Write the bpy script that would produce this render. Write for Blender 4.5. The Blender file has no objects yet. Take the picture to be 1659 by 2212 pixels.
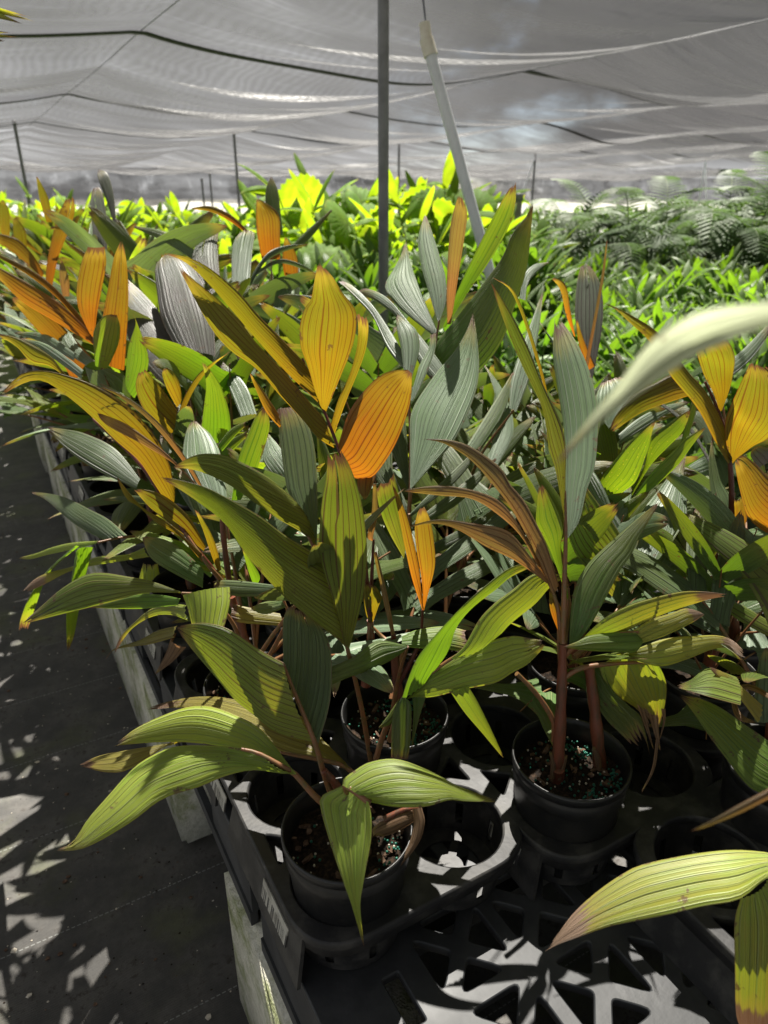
import bpy, bmesh, math, random
import numpy as np
from mathutils import Vector, Matrix
R = math.radians
scene = bpy.context.scene
COL = scene.collection

# ------------------------------------------------------------------ camera
CAM_H = 1.4; PSI = R(29.5); PITCH = R(23.9); FPX = 1534.0; CX = 829.5; CY = 1106.0
RIGHT = np.array([math.cos(PSI), -math.sin(PSI), 0.0])
FWD = np.array([math.sin(PSI)*math.cos(PITCH), math.cos(PSI)*math.cos(PITCH), -math.sin(PITCH)])
UP = np.cross(RIGHT, FWD)
CPOS = np.array([0.0, 0.0, CAM_H])
cd = bpy.data.cameras.new("camera"); cam = bpy.data.objects.new("camera", cd); COL.objects.link(cam)
M = Matrix.Identity(4)
for i in range(3):
    M[i][0] = RIGHT[i]; M[i][1] = UP[i]; M[i][2] = -FWD[i]; M[i][3] = CPOS[i]
cam.matrix_world = M
cd.sensor_fit = 'HORIZONTAL'; cd.sensor_width = 36.0; cd.lens = 36.0*FPX/1659.0
cd.clip_start = 0.02; cd.clip_end = 800
cd.dof.use_dof = True; cd.dof.focus_distance = 1.0; cd.dof.aperture_fstop = 8.0
scene.camera = cam

# ------------------------------------------------------------------ light
SUN_EL = R(61); SUN_AZ = R(36)          # azimuth from +Y towards +X
world = bpy.data.worlds.new("World"); scene.world = world; world.use_nodes = True
wn = world.node_tree.nodes; wl = world.node_tree.links
sky = wn.new('ShaderNodeTexSky'); sky.sky_type = 'NISHITA'; sky.sun_disc = False
sky.sun_elevation = SUN_EL; sky.sun_rotation = SUN_AZ; sky.dust_density = 1.0; sky.air_density = 0.8; sky.ozone_density = 0.6
bg = wn['Background']; bg.inputs['Strength'].default_value = 0.05
tcw = wn.new('ShaderNodeTexCoord'); mpw = wn.new('ShaderNodeMapping'); mpw.inputs['Scale'].default_value = (1.0, 1.0, 1.8); mpw.inputs['Location'].default_value = (3.1, 0.4, 0.0)
nzw = wn.new('ShaderNodeTexNoise'); nzw.inputs['Scale'].default_value = 2.1; nzw.inputs['Detail'].default_value = 8.0; nzw.inputs['Roughness'].default_value = 0.58
rgw = wn.new('ShaderNodeMapRange'); rgw.interpolation_type = 'SMOOTHSTEP'; rgw.inputs[1].default_value = 0.44; rgw.inputs[2].default_value = 0.66
mxw = wn.new('ShaderNodeMix'); mxw.data_type = 'RGBA'
rgw.inputs[1].default_value = 0.26; rgw.inputs[2].default_value = 0.46      # mostly clouded over
nz2 = wn.new('ShaderNodeTexNoise'); nz2.inputs['Scale'].default_value = 3.3; nz2.inputs['Detail'].default_value = 7.0
dt = wn.new('ShaderNodeVectorMath'); dt.operation = 'DOT_PRODUCT'; dt.inputs[1].default_value = tuple(-RIGHT)
def wmath(op, a, b):
    n = wn.new('ShaderNodeMath'); n.operation = op
    for i, x in enumerate((a, b)):
        if isinstance(x, float): n.inputs[i].default_value = x
        else: wl.new(x, n.inputs[i])
    return n.outputs[0]
wl.new(tcw.outputs['Generated'], dt.inputs[0])
lum = wmath('ADD', wmath('MULTIPLY', dt.outputs['Value'], 0.85), wmath('MULTIPLY', nz2.outputs[0], 1.2))
sxw = wn.new('ShaderNodeSeparateXYZ'); wl.new(tcw.outputs['Generated'], sxw.inputs[0])
hzw = wn.new('ShaderNodeMapRange'); hzw.interpolation_type = 'SMOOTHSTEP'; hzw.inputs[1].default_value = 0.01; hzw.inputs[2].default_value = 0.085; hzw.inputs[3].default_value = 0.9; hzw.inputs[4].default_value = 0.0
wl.new(sxw.outputs[2], hzw.inputs[0]); lum = wmath('ADD', lum, hzw.outputs[0])          # brighter towards the horizon
cmw = wn.new('ShaderNodeMapRange'); cmw.inputs[1].default_value = 0.42; cmw.inputs[2].default_value = 1.25; cmw.inputs[3].default_value = 0.22; cmw.inputs[4].default_value = 2.3
ccw = wn.new('ShaderNodeCombineColor')
wl.new(tcw.outputs['Generated'], nz2.inputs['Vector']); wl.new(lum, cmw.inputs[0])
for i_ in range(3): wl.new(cmw.outputs[0], ccw.inputs[i_])
wl.new(tcw.outputs['Generated'], mpw.inputs[0]); wl.new(mpw.outputs[0], nzw.inputs['Vector']); wl.new(nzw.outputs[0], rgw.inputs[0]); wl.new(rgw.outputs[0], mxw.inputs[0])
wl.new(sky.outputs[0], mxw.inputs[6]); wl.new(ccw.outputs[0], mxw.inputs[7]); wl.new(mxw.outputs[2], bg.inputs[0])
sd = bpy.data.lights.new("sun", 'SUN'); sd.energy = 5.0; sd.angle = R(0.5); sd.color = (1.0, 0.95, 0.86)
sun = bpy.data.objects.new("sun", sd); COL.objects.link(sun)
sdir = Vector((math.sin(SUN_AZ)*math.cos(SUN_EL), math.cos(SUN_AZ)*math.cos(SUN_EL), math.sin(SUN_EL)))
sun.rotation_euler = sdir.to_track_quat('Z', 'Y').to_euler(); sun.location = (0, 0, 20)
vs = scene.view_settings
vs.view_transform = 'Standard'; vs.look = 'None'; vs.gamma = 1.0; vs.exposure = 2.95
try: vs.use_curve_mapping = False
except Exception: pass
scene.cycles.max_bounces = 8; scene.cycles.transparent_max_bounces = 12
scene.cycles.diffuse_bounces = 4; scene.cycles.caustics_reflective = False; scene.cycles.caustics_refractive = False

# ------------------------------------------------------------------ helpers
def P(x, y, d):
    return CPOS + (RIGHT*((x-CX)/FPX) + UP*((CY-y)/FPX) + FWD)*d
def PZ(x, y, z):
    r = RIGHT*((x-CX)/FPX) + UP*((CY-y)/FPX) + FWD
    return CPOS + r*((z-CAM_H)/r[2])
def link(name, me, mats=None, parent=None):
    o = bpy.data.objects.new(name, me); COL.objects.link(o)
    if mats is not None and not me.materials:
        for m in (mats if isinstance(mats, (list, tuple)) else [mats]): me.materials.append(m)
    if parent is not None:
        o.parent = parent
    return o
def tag(o, label=None, cat=None, group=None, kind=None):
    if label: o['label'] = label
    if cat: o['category'] = cat
    if group: o['group'] = group
    if kind: o['kind'] = kind
    return o
def empty(name, loc, label=None, cat=None, group=None, rz=0.0):
    o = bpy.data.objects.new(name, None); COL.objects.link(o); o.location = loc; o.rotation_euler = (0, 0, rz)
    o.empty_display_size = 0.05
    return tag(o, label, cat, group)
KIDS = {}
def copy_tree(o, parent=None):
    c = o.copy(); COL.objects.link(c)
    if parent is not None: c.parent = parent
    for ch in list(o.children): copy_tree(ch, c)
    return c
class MB:
    """collects geometry for ONE mesh object"""
    def __init__(s): s.v = []; s.f = []; s.m = []; s.uv = []; s.uv2 = []
    def add(s, verts, faces, mi=0, uv=None, uv2=None):
        b = len(s.v); s.v.extend([tuple(p) for p in verts])
        for f in faces: s.f.append(tuple(b+i for i in f)); s.m.append(mi)
        n = len(verts)
        s.uv.extend(uv if uv is not None else [(0.5, 0.5)]*n)
        s.uv2.extend(uv2 if uv2 is not None else [(0.5, 0.5)]*n)
    def box(s, c, size, mi=0, rot=0.0):
        x, y, z = [q/2 for q in size]; ca, sa = math.cos(rot), math.sin(rot)
        vs_ = []
        for dz in (-z, z):
            for dx, dy in ((-x, -y), (x, -y), (x, y), (-x, y)):
                vs_.append((c[0]+dx*ca-dy*sa, c[1]+dx*sa+dy*ca, c[2]+dz))
        s.add(vs_, [(3, 2, 1, 0), (4, 5, 6, 7), (0, 1, 5, 4), (1, 2, 6, 5), (2, 3, 7, 6), (3, 0, 4, 7)], mi)
    def tube(s, pts, radii, n=8, mi=0, cap=True):
        pts = [Vector(p) for p in pts]
        if not isinstance(radii, (list, tuple)): radii = [radii]*len(pts)
        rings = []; ref = None
        for i, p in enumerate(pts):
            t = (pts[min(i+1, len(pts)-1)] - pts[max(i-1, 0)]).normalized()
            if ref is None:
                ref = t.orthogonal().normalized()
            else:
                ref = (ref - t*ref.dot(t))
                ref = ref.normalized() if ref.length > 1e-6 else t.orthogonal().normalized()
            b = t.cross(ref)
            rings.append([p + (ref*math.cos(a) + b*math.sin(a))*radii[i] for a in [2*math.pi*k/n for k in range(n)]])
        vs_ = [q for r_ in rings for q in r_]; fs = []
        for i in range(len(pts)-1):
            for k in range(n):
                fs.append((i*n+k, i*n+(k+1) % n, (i+1)*n+(k+1) % n, (i+1)*n+k))
        uv = [(k/n*4, i/max(1, len(pts)-1)) for i in range(len(pts)) for k in range(n)]
        s.add(vs_, fs, mi, uv, uv)
        if cap:
            s.add(rings[0], [tuple(range(n-1, -1, -1))], mi); s.add(rings[-1], [tuple(range(n))], mi)
    def lathe(s, prof, n=40, c=(0, 0, 0), mi=0):
        vs_ = []; fs = []
        for r_, z in prof:
            for k in range(n):
                a = 2*math.pi*k/n; vs_.append((c[0]+r_*math.cos(a), c[1]+r_*math.sin(a), c[2]+z))
        for i in range(len(prof)-1):
            for k in range(n):
                fs.append((i*n+k, i*n+(k+1) % n, (i+1)*n+(k+1) % n, (i+1)*n+k))
        s.add(vs_, fs, mi)
    def mesh(s, name, smooth=True):
        me = bpy.data.meshes.new(name); me.from_pydata(s.v, [], s.f); me.update()
        me.polygons.foreach_set('material_index', s.m)
        if smooth: me.polygons.foreach_set('use_smooth', [True]*len(s.f))
        li = np.empty(len(me.loops), dtype=np.int32); me.loops.foreach_get('vertex_index', li)
        for nm, arr in (('rib', s.uv), ('rel', s.uv2)):
            lay = me.uv_layers.new(name=nm)
            lay.data.foreach_set('uv', np.array(arr, dtype=np.float32)[li].ravel())
        return me
    def build(s, name, mats, parent=None, smooth=True):
        return link(name, s.mesh(name, smooth), mats, parent)
def resample(pts, n):
    """Catmull-Rom through pts, n samples uniform in arc length"""
    p = np.array(pts, dtype=float)
    if len(p) == 2:
        return np.array([p[0]+(p[1]-p[0])*t for t in np.linspace(0, 1, n)])
    q = np.vstack([2*p[0]-p[1], p, 2*p[-1]-p[-2]]); out = []
    for i in range(1, len(q)-2):
        for t in np.linspace(0, 1, 9)[:-1]:
            a, b, c, d = q[i-1], q[i], q[i+1], q[i+2]
            out.append(0.5*((2*b)+(-a+c)*t+(2*a-5*b+4*c-d)*t*t+(-a+3*b-3*c+d)*t**3))
    out.append(q[-2]); o = np.array(out)
    s = np.concatenate([[0], np.cumsum(np.linalg.norm(np.diff(o, axis=0), axis=1))]); s /= s[-1]
    u = np.linspace(0, 1, n)
    return np.stack([np.interp(u, s, o[:, k]) for k in range(o.shape[1])], axis=1)
def sheet(mb, A, B, nr=8, curl=0.0, pleat=0.10, ragged=0.0, mi=0, rnd=random, refdir=None, splits=0):
    """pleated leaf blade between two edge polylines (n x 3 arrays, base -> tip)"""
    n = len(A); nc = 2*nr+1; V = np.zeros((n, nc, 3)); t = np.linspace(0, 1, nc)
    mid = (A+B)/2
    tan = np.gradient(mid, axis=0); wid = B-A
    nor = np.cross(wid, tan); L = np.linalg.norm(nor, axis=1, keepdims=True)
    good = L[:, 0] > 1e-9
    if good.any():
        nor[good] /= L[good]
        for i in range(n):
            if not good[i]:
                j = np.argmin(np.where(good, abs(np.arange(n)-i), 999)); nor[i] = nor[j]
    if refdir is not None:
        if np.dot(nor[n//2], refdir) < 0: nor = -nor
    w = np.linalg.norm(wid, axis=1)
    rr = [rnd.random()*ragged for _ in range(nr+1)]
    for k in range(nc):
        line = A + wid*t[k]
        if ragged > 0:
            r_ = rr[k//2] if k % 2 == 0 else min(rr[k//2], rr[min(nr, k//2+1)])+ragged*0.45
            u = np.linspace(0, 1, n)
            sc = 1-r_
            us = u*sc
            line = np.stack([np.interp(us, u, line[:, c]) for c in range(3)], axis=1)
        bulge = curl*4*t[k]*(1-t[k])*w
        zz = (0.5 if k % 2 else -0.5)*pleat*w/nr*2.0
        V[:, k] = line + nor*(bulge+zz)[:, None]
    uv = []; uv2 = []
    for i in range(n):
        for k in range(nc):
            uv.append((t[k]*nr, i/(n-1))); uv2.append((t[k], i/(n-1)))
    cut = {}
    if splits:
        for _ in range(splits): cut[rnd.randrange(2, nc-3)] = int(n*rnd.uniform(0.62, 0.88))
    for k, c0 in cut.items():                            # a tear that opens towards the tip
        for i in range(c0, n): V[i, k] += (V[i, k+1]-V[i, k])*0.9*(1-(i-c0)/max(1, n-1-c0))
    fs = [(i*nc+k, i*nc+k+1, (i+1)*nc+k+1, (i+1)*nc+k) for i in range(n-1) for k in range(nc-1) if not (k in cut and i >= cut[k])]
    mb.add(V.reshape(-1, 3), fs, mi, uv, uv2)

# ------------------------------------------------------------------ materials
def newmat(name):
    m = bpy.data.materials.new(name); m.use_nodes = True; nt = m.node_tree
    for nd in list(nt.nodes): nt.nodes.remove(nd)
    out = nt.nodes.new('ShaderNodeOutputMaterial')
    return m, nt, out
def N(nt, typ, **kw):
    nd = nt.nodes.new(typ)
    for k, v in kw.items():
        if k.startswith('i_'):
            key = k[2:]
            key = int(key) if key.isdigit() else key.replace('_', ' ')
            nd.inputs[key].default_value = v
        else: setattr(nd, k, v)
    return nd
def math_(nt, op, a, b=None, c=None, clamp=False):
    nd = nt.nodes.new('ShaderNodeMath'); nd.operation = op; nd.use_clamp = clamp
    for i, x in enumerate((a, b, c)):
        if x is None: continue
        if isinstance(x, (int, float)): nd.inputs[i].default_value = x
        else: nt.links.new(x, nd.inputs[i])
    return nd.outputs[0]
def mixc(nt, fac, a, b, blend='MIX'):
    nd = nt.nodes.new('ShaderNodeMix'); nd.data_type = 'RGBA'; nd.blend_type = blend
    for sock, x in ((nd.inputs[0], fac), (nd.inputs[6], a), (nd.inputs[7], b)):
        if isinstance(x, (int, float)): sock.default_value = x
        elif isinstance(x, tuple): sock.default_value = (*x, 1.0) if len(x) == 3 else x
        else: nt.links.new(x, sock)
    return nd.outputs[2]
def ramp(nt, fac, lo, hi):
    nd = nt.nodes.new('ShaderNodeMapRange'); nd.interpolation_type = 'SMOOTHSTEP'; nd.clamp = True
    nt.links.new(fac, nd.inputs[0]); nd.inputs[1].default_value = lo; nd.inputs[2].default_value = hi
    return nd.outputs[0]
def leaf_mat(name, refl, trans, vein_r, vein_t, edge, frac=0.45, rough=0.38, tip=0.93, mott=0.25, mottc=None, spec=0.5, tipc=(0.20, 0.11, 0.06), tipw=0.05, spots=0.0, alt=None, altamt=0.8):
    m, nt, out = newmat(name); L = nt.links.new
    uvr = N(nt, 'ShaderNodeUVMap', uv_map='rib'); uve = N(nt, 'ShaderNodeUVMap', uv_map='rel')
    sx = N(nt, 'ShaderNodeSeparateXYZ'); L(uvr.outputs[0], sx.inputs[0])
    ex = N(nt, 'ShaderNodeSeparateXYZ'); L(uve.outputs[0], ex.inputs[0])
    oi = N(nt, 'ShaderNodeObjectInfo')
    # main ribs (at pleat ridges, half integers) and fine parallel veins
    cu = N(nt, 'ShaderNodeCombineXYZ'); L(math_(nt, 'MULTIPLY', sx.outputs[0], 1.1), cu.inputs[0]); L(math_(nt, 'MULTIPLY', oi.outputs['Random'], 91.0), cu.inputs[1])
    nu = N(nt, 'ShaderNodeTexNoise', i_Scale=1.0, i_Detail=2.0); L(cu.outputs[0], nu.inputs['Vector'])
    uj = math_(nt, 'ADD', sx.outputs[0], math_(nt, 'MULTIPLY', math_(nt, 'SUBTRACT', nu.outputs[0], 0.5), 1.1))       # ribs of uneven spacing
    rw = math_(nt, 'MULTIPLY', nu.outputs[0], 1.6)
    fr = math_(nt, 'FRACT', uj); ds = math_(nt, 'ABSOLUTE', math_(nt, 'SUBTRACT', fr, 0.5))
    rib = math_(nt, 'MULTIPLY', math_(nt, 'SUBTRACT', 1.0, ramp(nt, ds, 0.03, 0.12)), math_(nt, 'MINIMUM', 1.0, math_(nt, 'ADD', rw, 0.1)))
    fr2 = math_(nt, 'FRACT', math_(nt, 'MULTIPLY', uj, 5.0)); d2 = math_(nt, 'ABSOLUTE', math_(nt, 'SUBTRACT', fr2, 0.5))
    fine = math_(nt, 'SUBTRACT', 1.0, ramp(nt, d2, 0.05, 0.30))
    # streaky variation that follows the blade
    cmb = N(nt, 'ShaderNodeCombineXYZ')
    L(math_(nt, 'MULTIPLY', sx.outputs[0], 2.2), cmb.inputs[0]); L(math_(nt, 'MULTIPLY', sx.outputs[1], 3.0), cmb.inputs[1])
    L(math_(nt, 'MULTIPLY', oi.outputs['Random'], 57.0), cmb.inputs[2])
    nz = N(nt, 'ShaderNodeTexNoise', i_Scale=1.0, i_Detail=4.0, i_Roughness=0.6); L(cmb.outputs[0], nz.inputs['Vector'])
    tc = N(nt, 'ShaderNodeTexCoord')
    nb = N(nt, 'ShaderNodeTexNoise', i_Scale=16.0, i_Detail=5.0); L(tc.outputs['Object'], nb.inputs['Vector'])
    ns = N(nt, 'ShaderNodeTexNoise', i_Scale=420.0, i_Detail=2.0); L(tc.outputs['Object'], ns.inputs['Vector'])
    mo = mottc or tuple(c*0.6 for c in refl)
    moT = mottc or tuple(c*0.6 for c in trans)
    streak = ramp(nt, nz.outputs[0], 0.35, 0.72)
    blot = ramp(nt, nb.outputs[0], 0.45, 0.75)
    mf = math_(nt, 'MULTIPLY', math_(nt, 'MAXIMUM', streak, blot), mott)
    cr = mixc(nt, mf, refl, mo); ct = mixc(nt, mf, trans, moT)
    if alt:                                              # young colour ripening to the older one along and across the blade
        ng = N(nt, 'ShaderNodeTexNoise', i_Scale=7.0, i_Detail=3.0); L(tc.outputs['Object'], ng.inputs['Vector'])
        gq = math_(nt, 'ADD', math_(nt, 'MULTIPLY', ex.outputs[1], 0.55), math_(nt, 'ADD', math_(nt, 'MULTIPLY', ng.outputs[0], 0.9), math_(nt, 'MULTIPLY', nz.outputs[0], 0.35)))
        ga = math_(nt, 'MULTIPLY', ramp(nt, gq, 0.62, 1.05), altamt)
        cr = mixc(nt, ga, cr, alt[0]); ct = mixc(nt, ga, ct, alt[1])
    if spots > 0:
        vo = N(nt, 'ShaderNodeTexVoronoi', i_Scale=170.0); L(tc.outputs['Object'], vo.inputs['Vector'])
        sp = math_(nt, 'MULTIPLY', math_(nt, 'SUBTRACT', 1.0, ramp(nt, vo.outputs[0], 0.10, 0.22)), spots)
        cr = mixc(nt, sp, cr, (0.55, 0.5, 0.08)); ct = mixc(nt, sp, ct, (0.9, 0.75, 0.05))
    cr = mixc(nt, math_(nt, 'MULTIPLY', fine, 0.35), cr, vein_r); ct = mixc(nt, math_(nt, 'MULTIPLY', fine, 0.35), ct, vein_t)
    cr = mixc(nt, math_(nt, 'MULTIPLY', rib, 0.95), cr, vein_r); ct = mixc(nt, math_(nt, 'MULTIPLY', rib, 1.0), ct, vein_t)
    # coloured margin
    et = math_(nt, 'ABSOLUTE', math_(nt, 'SUBTRACT', ex.outputs[0], 0.5)); em = ramp(nt, et, 0.482, 0.498)
    cr = mixc(nt, math_(nt, 'MULTIPLY', em, 0.7), cr, edge); ct = mixc(nt, math_(nt, 'MULTIPLY', em, 0.8), ct, edge)
    # withered tip
    vt = math_(nt, 'ADD', ex.outputs[1], math_(nt, 'MULTIPLY', math_(nt, 'SUBTRACT', nz.outputs[0], 0.5), 0.22))
    yel = ramp(nt, vt, tip-0.12, tip)
    tp = ramp(nt, vt, tip, tip+tipw)
    cr = mixc(nt, math_(nt, 'MULTIPLY', yel, 0.45), cr, (0.42, 0.33, 0.07)); ct = mixc(nt, math_(nt, 'MULTIPLY', yel, 0.45), ct, (0.75, 0.5, 0.05))
    cr = mixc(nt, tp, cr, tipc); ct = mixc(nt, tp, ct, (0.25, 0.11, 0.04))
    # small dark specks, insect marks
    sk = math_(nt, 'MULTIPLY', ramp(nt, ns.outputs[0], 0.70, 0.78), 0.55)
    cr = mixc(nt, sk, cr, (0.07, 0.05, 0.03)); ct = mixc(nt, sk, ct, (0.12, 0.06, 0.02))
    nd_ = N(nt, 'ShaderNodeTexNoise', i_Scale=38.0, i_Detail=4.0, i_Roughness=0.7); L(tc.outputs['Object'], nd_.inputs['Vector'])
    bl = math_(nt, 'ADD', nd_.outputs[0], math_(nt, 'MULTIPLY', ramp(nt, et, 0.40, 0.5), 0.07))
    cr = mixc(nt, math_(nt, 'MULTIPLY', ramp(nt, bl, 0.645, 0.70), 0.85), cr, (0.16, 0.09, 0.045)); ct = mixc(nt, math_(nt, 'MULTIPLY', ramp(nt, bl, 0.645, 0.70), 0.85), ct, (0.16, 0.07, 0.02))
    # pale dust film and water marks on the upper side
    cr = mixc(nt, math_(nt, 'MULTIPLY', ramp(nt, nd_.outputs[0], 0.30, 0.55), 0.05), cr, (0.42, 0.42, 0.36))
    # per-leaf brightness
    rv = N(nt, 'ShaderNodeMapRange', i_3=0.82, i_4=1.15); L(oi.outputs['Random'], rv.inputs[0])
    hs1 = N(nt, 'ShaderNodeHueSaturation'); L(cr, hs1.inputs['Color']); L(rv.outputs[0], hs1.inputs['Value'])
    hs2 = N(nt, 'ShaderNodeHueSaturation'); L(ct, hs2.inputs['Color']); L(rv.outputs[0], hs2.inputs['Value'])
    bs = N(nt, 'ShaderNodeBsdfPrincipled'); L(hs1.outputs[0], bs.inputs['Base Color'])
    bs.inputs['Specular IOR Level'].default_value = spec
    rg = N(nt, 'ShaderNodeMapRange', i_3=rough-0.08, i_4=rough+0.16); L(nz.outputs[0], rg.inputs[0]); L(rg.outputs[0], bs.inputs['Roughness'])
    bh = math_(nt, 'ADD', math_(nt, 'MULTIPLY', rib, 0.8), math_(nt, 'ADD', math_(nt, 'MULTIPLY', fine, 0.25), math_(nt, 'MULTIPLY', nb.outputs[0], 0.5)))
    bp = N(nt, 'ShaderNodeBump', i_Strength=0.8, i_Distance=0.0016); L(bh, bp.inputs['Height']); L(bp.outputs[0], bs.inputs['Normal'])
    tr = N(nt, 'ShaderNodeBsdfTranslucent'); L(hs2.outputs[0], tr.inputs[0])
    mx = N(nt, 'ShaderNodeMixShader', i_0=frac); L(bs.outputs[0], mx.inputs[1]); L(tr.outputs[0], mx.inputs[2])
    L(mx.outputs[0], out.inputs[0])
    return m
LM = {}
#                    name            reflected           transmitted         vein r              vein t              margin
LM['orange'] = leaf_mat('leaf_orange', (0.22, 0.12, 0.03), (0.56, 0.18, 0.007), (0.10, 0.05, 0.02), (0.24, 0.06, 0.006), (0.30, 0.04, 0.01), 0.55, mott=0.3, mottc=(0.40, 0.15, 0.010), alt=((0.20, 0.15, 0.04), (0.38, 0.25, 0.010)), altamt=0.95)
LM['gold'] = leaf_mat('leaf_gold', (0.19, 0.16, 0.035), (0.42, 0.245, 0.006), (0.10, 0.07, 0.02), (0.23, 0.09, 0.006), (0.32, 0.06, 0.01), 0.55, mott=0.35, mottc=(0.34, 0.28, 0.012), alt=((0.17, 0.19, 0.04), (0.30, 0.31, 0.010)), altamt=0.85)
LM['olive'] = leaf_mat('leaf_olive', (0.20, 0.27, 0.035), (0.50, 0.47, 0.03), (0.10, 0.075, 0.03), (0.17, 0.10, 0.02), (0.16, 0.07, 0.03), 0.36, mott=0.3, alt=((0.14, 0.23, 0.03), (0.30, 0.42, 0.015)), altamt=0.9)
LM['green'] = leaf_mat('leaf_green', (0.12, 0.27, 0.025), (0.34, 0.62, 0.015), (0.15, 0.22, 0.05), (0.16, 0.34, 0.01), (0.14, 0.12, 0.03), 0.42, mott=0.35, alt=((0.20, 0.24, 0.04), (0.44, 0.52, 0.015)), altamt=0.7)
LM['spotted'] = leaf_mat('leaf_green_spotted', (0.09, 0.15, 0.03), (0.42, 0.60, 0.012), (0.15, 0.20, 0.05), (0.14, 0.28, 0.01), (0.14, 0.12, 0.03), 0.45, mott=0.5, spots=0.7)
LM['deep'] = leaf_mat('leaf_deep_green', (0.06, 0.14, 0.025), (0.20, 0.36, 0.012), (0.19, 0.25, 0.09), (0.10, 0.16, 0.01), (0.10, 0.08, 0.03), 0.32, mott=0.35, alt=((0.13, 0.15, 0.04), (0.30, 0.34, 0.012)), altamt=0.8)
LM['lime'] = leaf_mat('leaf_lime', (0.27, 0.43, 0.035), (0.45, 0.62, 0.02), (0.32, 0.38, 0.12), (0.30, 0.42, 0.02), (0.26, 0.18, 0.05), 0.36, tip=0.95, mott=0.45, mottc=(0.38, 0.36, 0.045), alt=((0.34, 0.42, 0.03), (0.60, 0.60, 0.02)), altamt=0.7)
LM['limedry'] = leaf_mat('leaf_lime_withered_end', (0.28, 0.40, 0.04), (0.45, 0.60, 0.02), (0.32, 0.36, 0.12), (0.30, 0.40, 0.02), (0.26, 0.18, 0.05), 0.36, tip=0.80, mott=0.5, mottc=(0.42, 0.34, 0.05), tipc=(0.36, 0.24, 0.16), alt=((0.38, 0.34, 0.05), (0.62, 0.52, 0.02)), altamt=0.8)
LM['silver'] = leaf_mat('leaf_silver_green', (0.125, 0.19, 0.118), (0.26, 0.34, 0.08), (0.27, 0.34, 0.23), (0.12, 0.16, 0.04), (0.26, 0.24, 0.16), 0.24, rough=0.40, mott=0.45, mottc=(0.11, 0.165, 0.085), spec=0.6, alt=((0.10, 0.18, 0.06), (0.20, 0.30, 0.03)), altamt=0.9)
LM['pale'] = leaf_mat('leaf_gloss_pale', (0.64, 0.70, 0.44), (0.5, 0.55, 0.25), (0.42, 0.48, 0.25), (0.3, 0.35, 0.14), (0.4, 0.34, 0.2), 0.25, rough=0.28, mott=0.2, spec=0.9, tip=0.9)  # gloss of the near blade is put into its pale base colour
LM['silverdk'] = leaf_mat('leaf_dull_green', (0.10, 0.17, 0.068), (0.20, 0.28, 0.05), (0.09, 0.12, 0.06), (0.09, 0.13, 0.03), (0.18, 0.13, 0.08), 0.28, rough=0.38, mott=0.45, mottc=(0.10, 0.14, 0.06), spec=0.55, alt=((0.10, 0.14, 0.035), (0.26, 0.28, 0.03)), altamt=0.8)
LM['purple'] = leaf_mat('leaf_grey_purple', (0.155, 0.14, 0.13), (0.22, 0.13, 0.08), (0.12, 0.09, 0.085), (0.12, 0.06, 0.04), (0.25, 0.10, 0.08), 0.2, rough=0.34, mott=0.5, mottc=(0.10, 0.13, 0.08), spec=0.5, alt=((0.10, 0.135, 0.08), (0.2, 0.22, 0.05)), altamt=0.9)
LM['bronze'] = leaf_mat('leaf_bronze', (0.40, 0.245, 0.13), (0.60, 0.26, 0.05), (0.11, 0.06, 0.04), (0.26, 0.09, 0.03), (0.30, 0.07, 0.05), 0.36, mott=0.3, alt=((0.24, 0.20, 0.10), (0.42, 0.30, 0.04)), altamt=0.9)
LM['dry'] = leaf_mat('leaf_dry', (0.25, 0.155, 0.09), (0.45, 0.22, 0.08), (0.12, 0.07, 0.04), (0.2, 0.1, 0.04), (0.18, 0.10, 0.06), 0.30, rough=0.6, mott=0.5, spec=0.2)
LM['yellow'] = leaf_mat('leaf_yellow', (0.30, 0.26, 0.045), (0.75, 0.58, 0.02), (0.20, 0.17, 0.05), (0.50, 0.34, 0.02), (0.28, 0.12, 0.03), 0.42, tip=0.86, mott=0.45, mottc=(0.30, 0.30, 0.05))
LM['fan'] = leaf_mat('leaf_fan', (0.13, 0.22, 0.02), (0.38, 0.50, 0.012), (0.14, 0.22, 0.03), (0.36, 0.5, 0.01), (0.2, 0.2, 0.05), 0.5, tip=0.985, mott=0.35, rough=0.6, spec=0.12, alt=((0.12, 0.24, 0.03), (0.36, 0.60, 0.012)), altamt=0.9)
LM['ground'] = leaf_mat('leaf_ground_palm', (0.055, 0.12, 0.025), (0.12, 0.28, 0.012), (0.12, 0.2, 0.05), (0.2, 0.42, 0.01), (0.1, 0.15, 0.04), 0.38, rough=0.36, tip=1.05, mott=0.3, spec=0.28, alt=((0.09, 0.15, 0.03), (0.20, 0.35, 0.015)), altamt=0.8)
LM['parlor'] = leaf_mat('leaf_parlor_palm', (0.045, 0.105, 0.022), (0.14, 0.30, 0.012), (0.14, 0.18, 0.09), (0.14, 0.22, 0.02), (0.1, 0.12, 0.05), 0.28, rough=0.45, tip=1.05, mott=0.3, spec=0.22)
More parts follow.
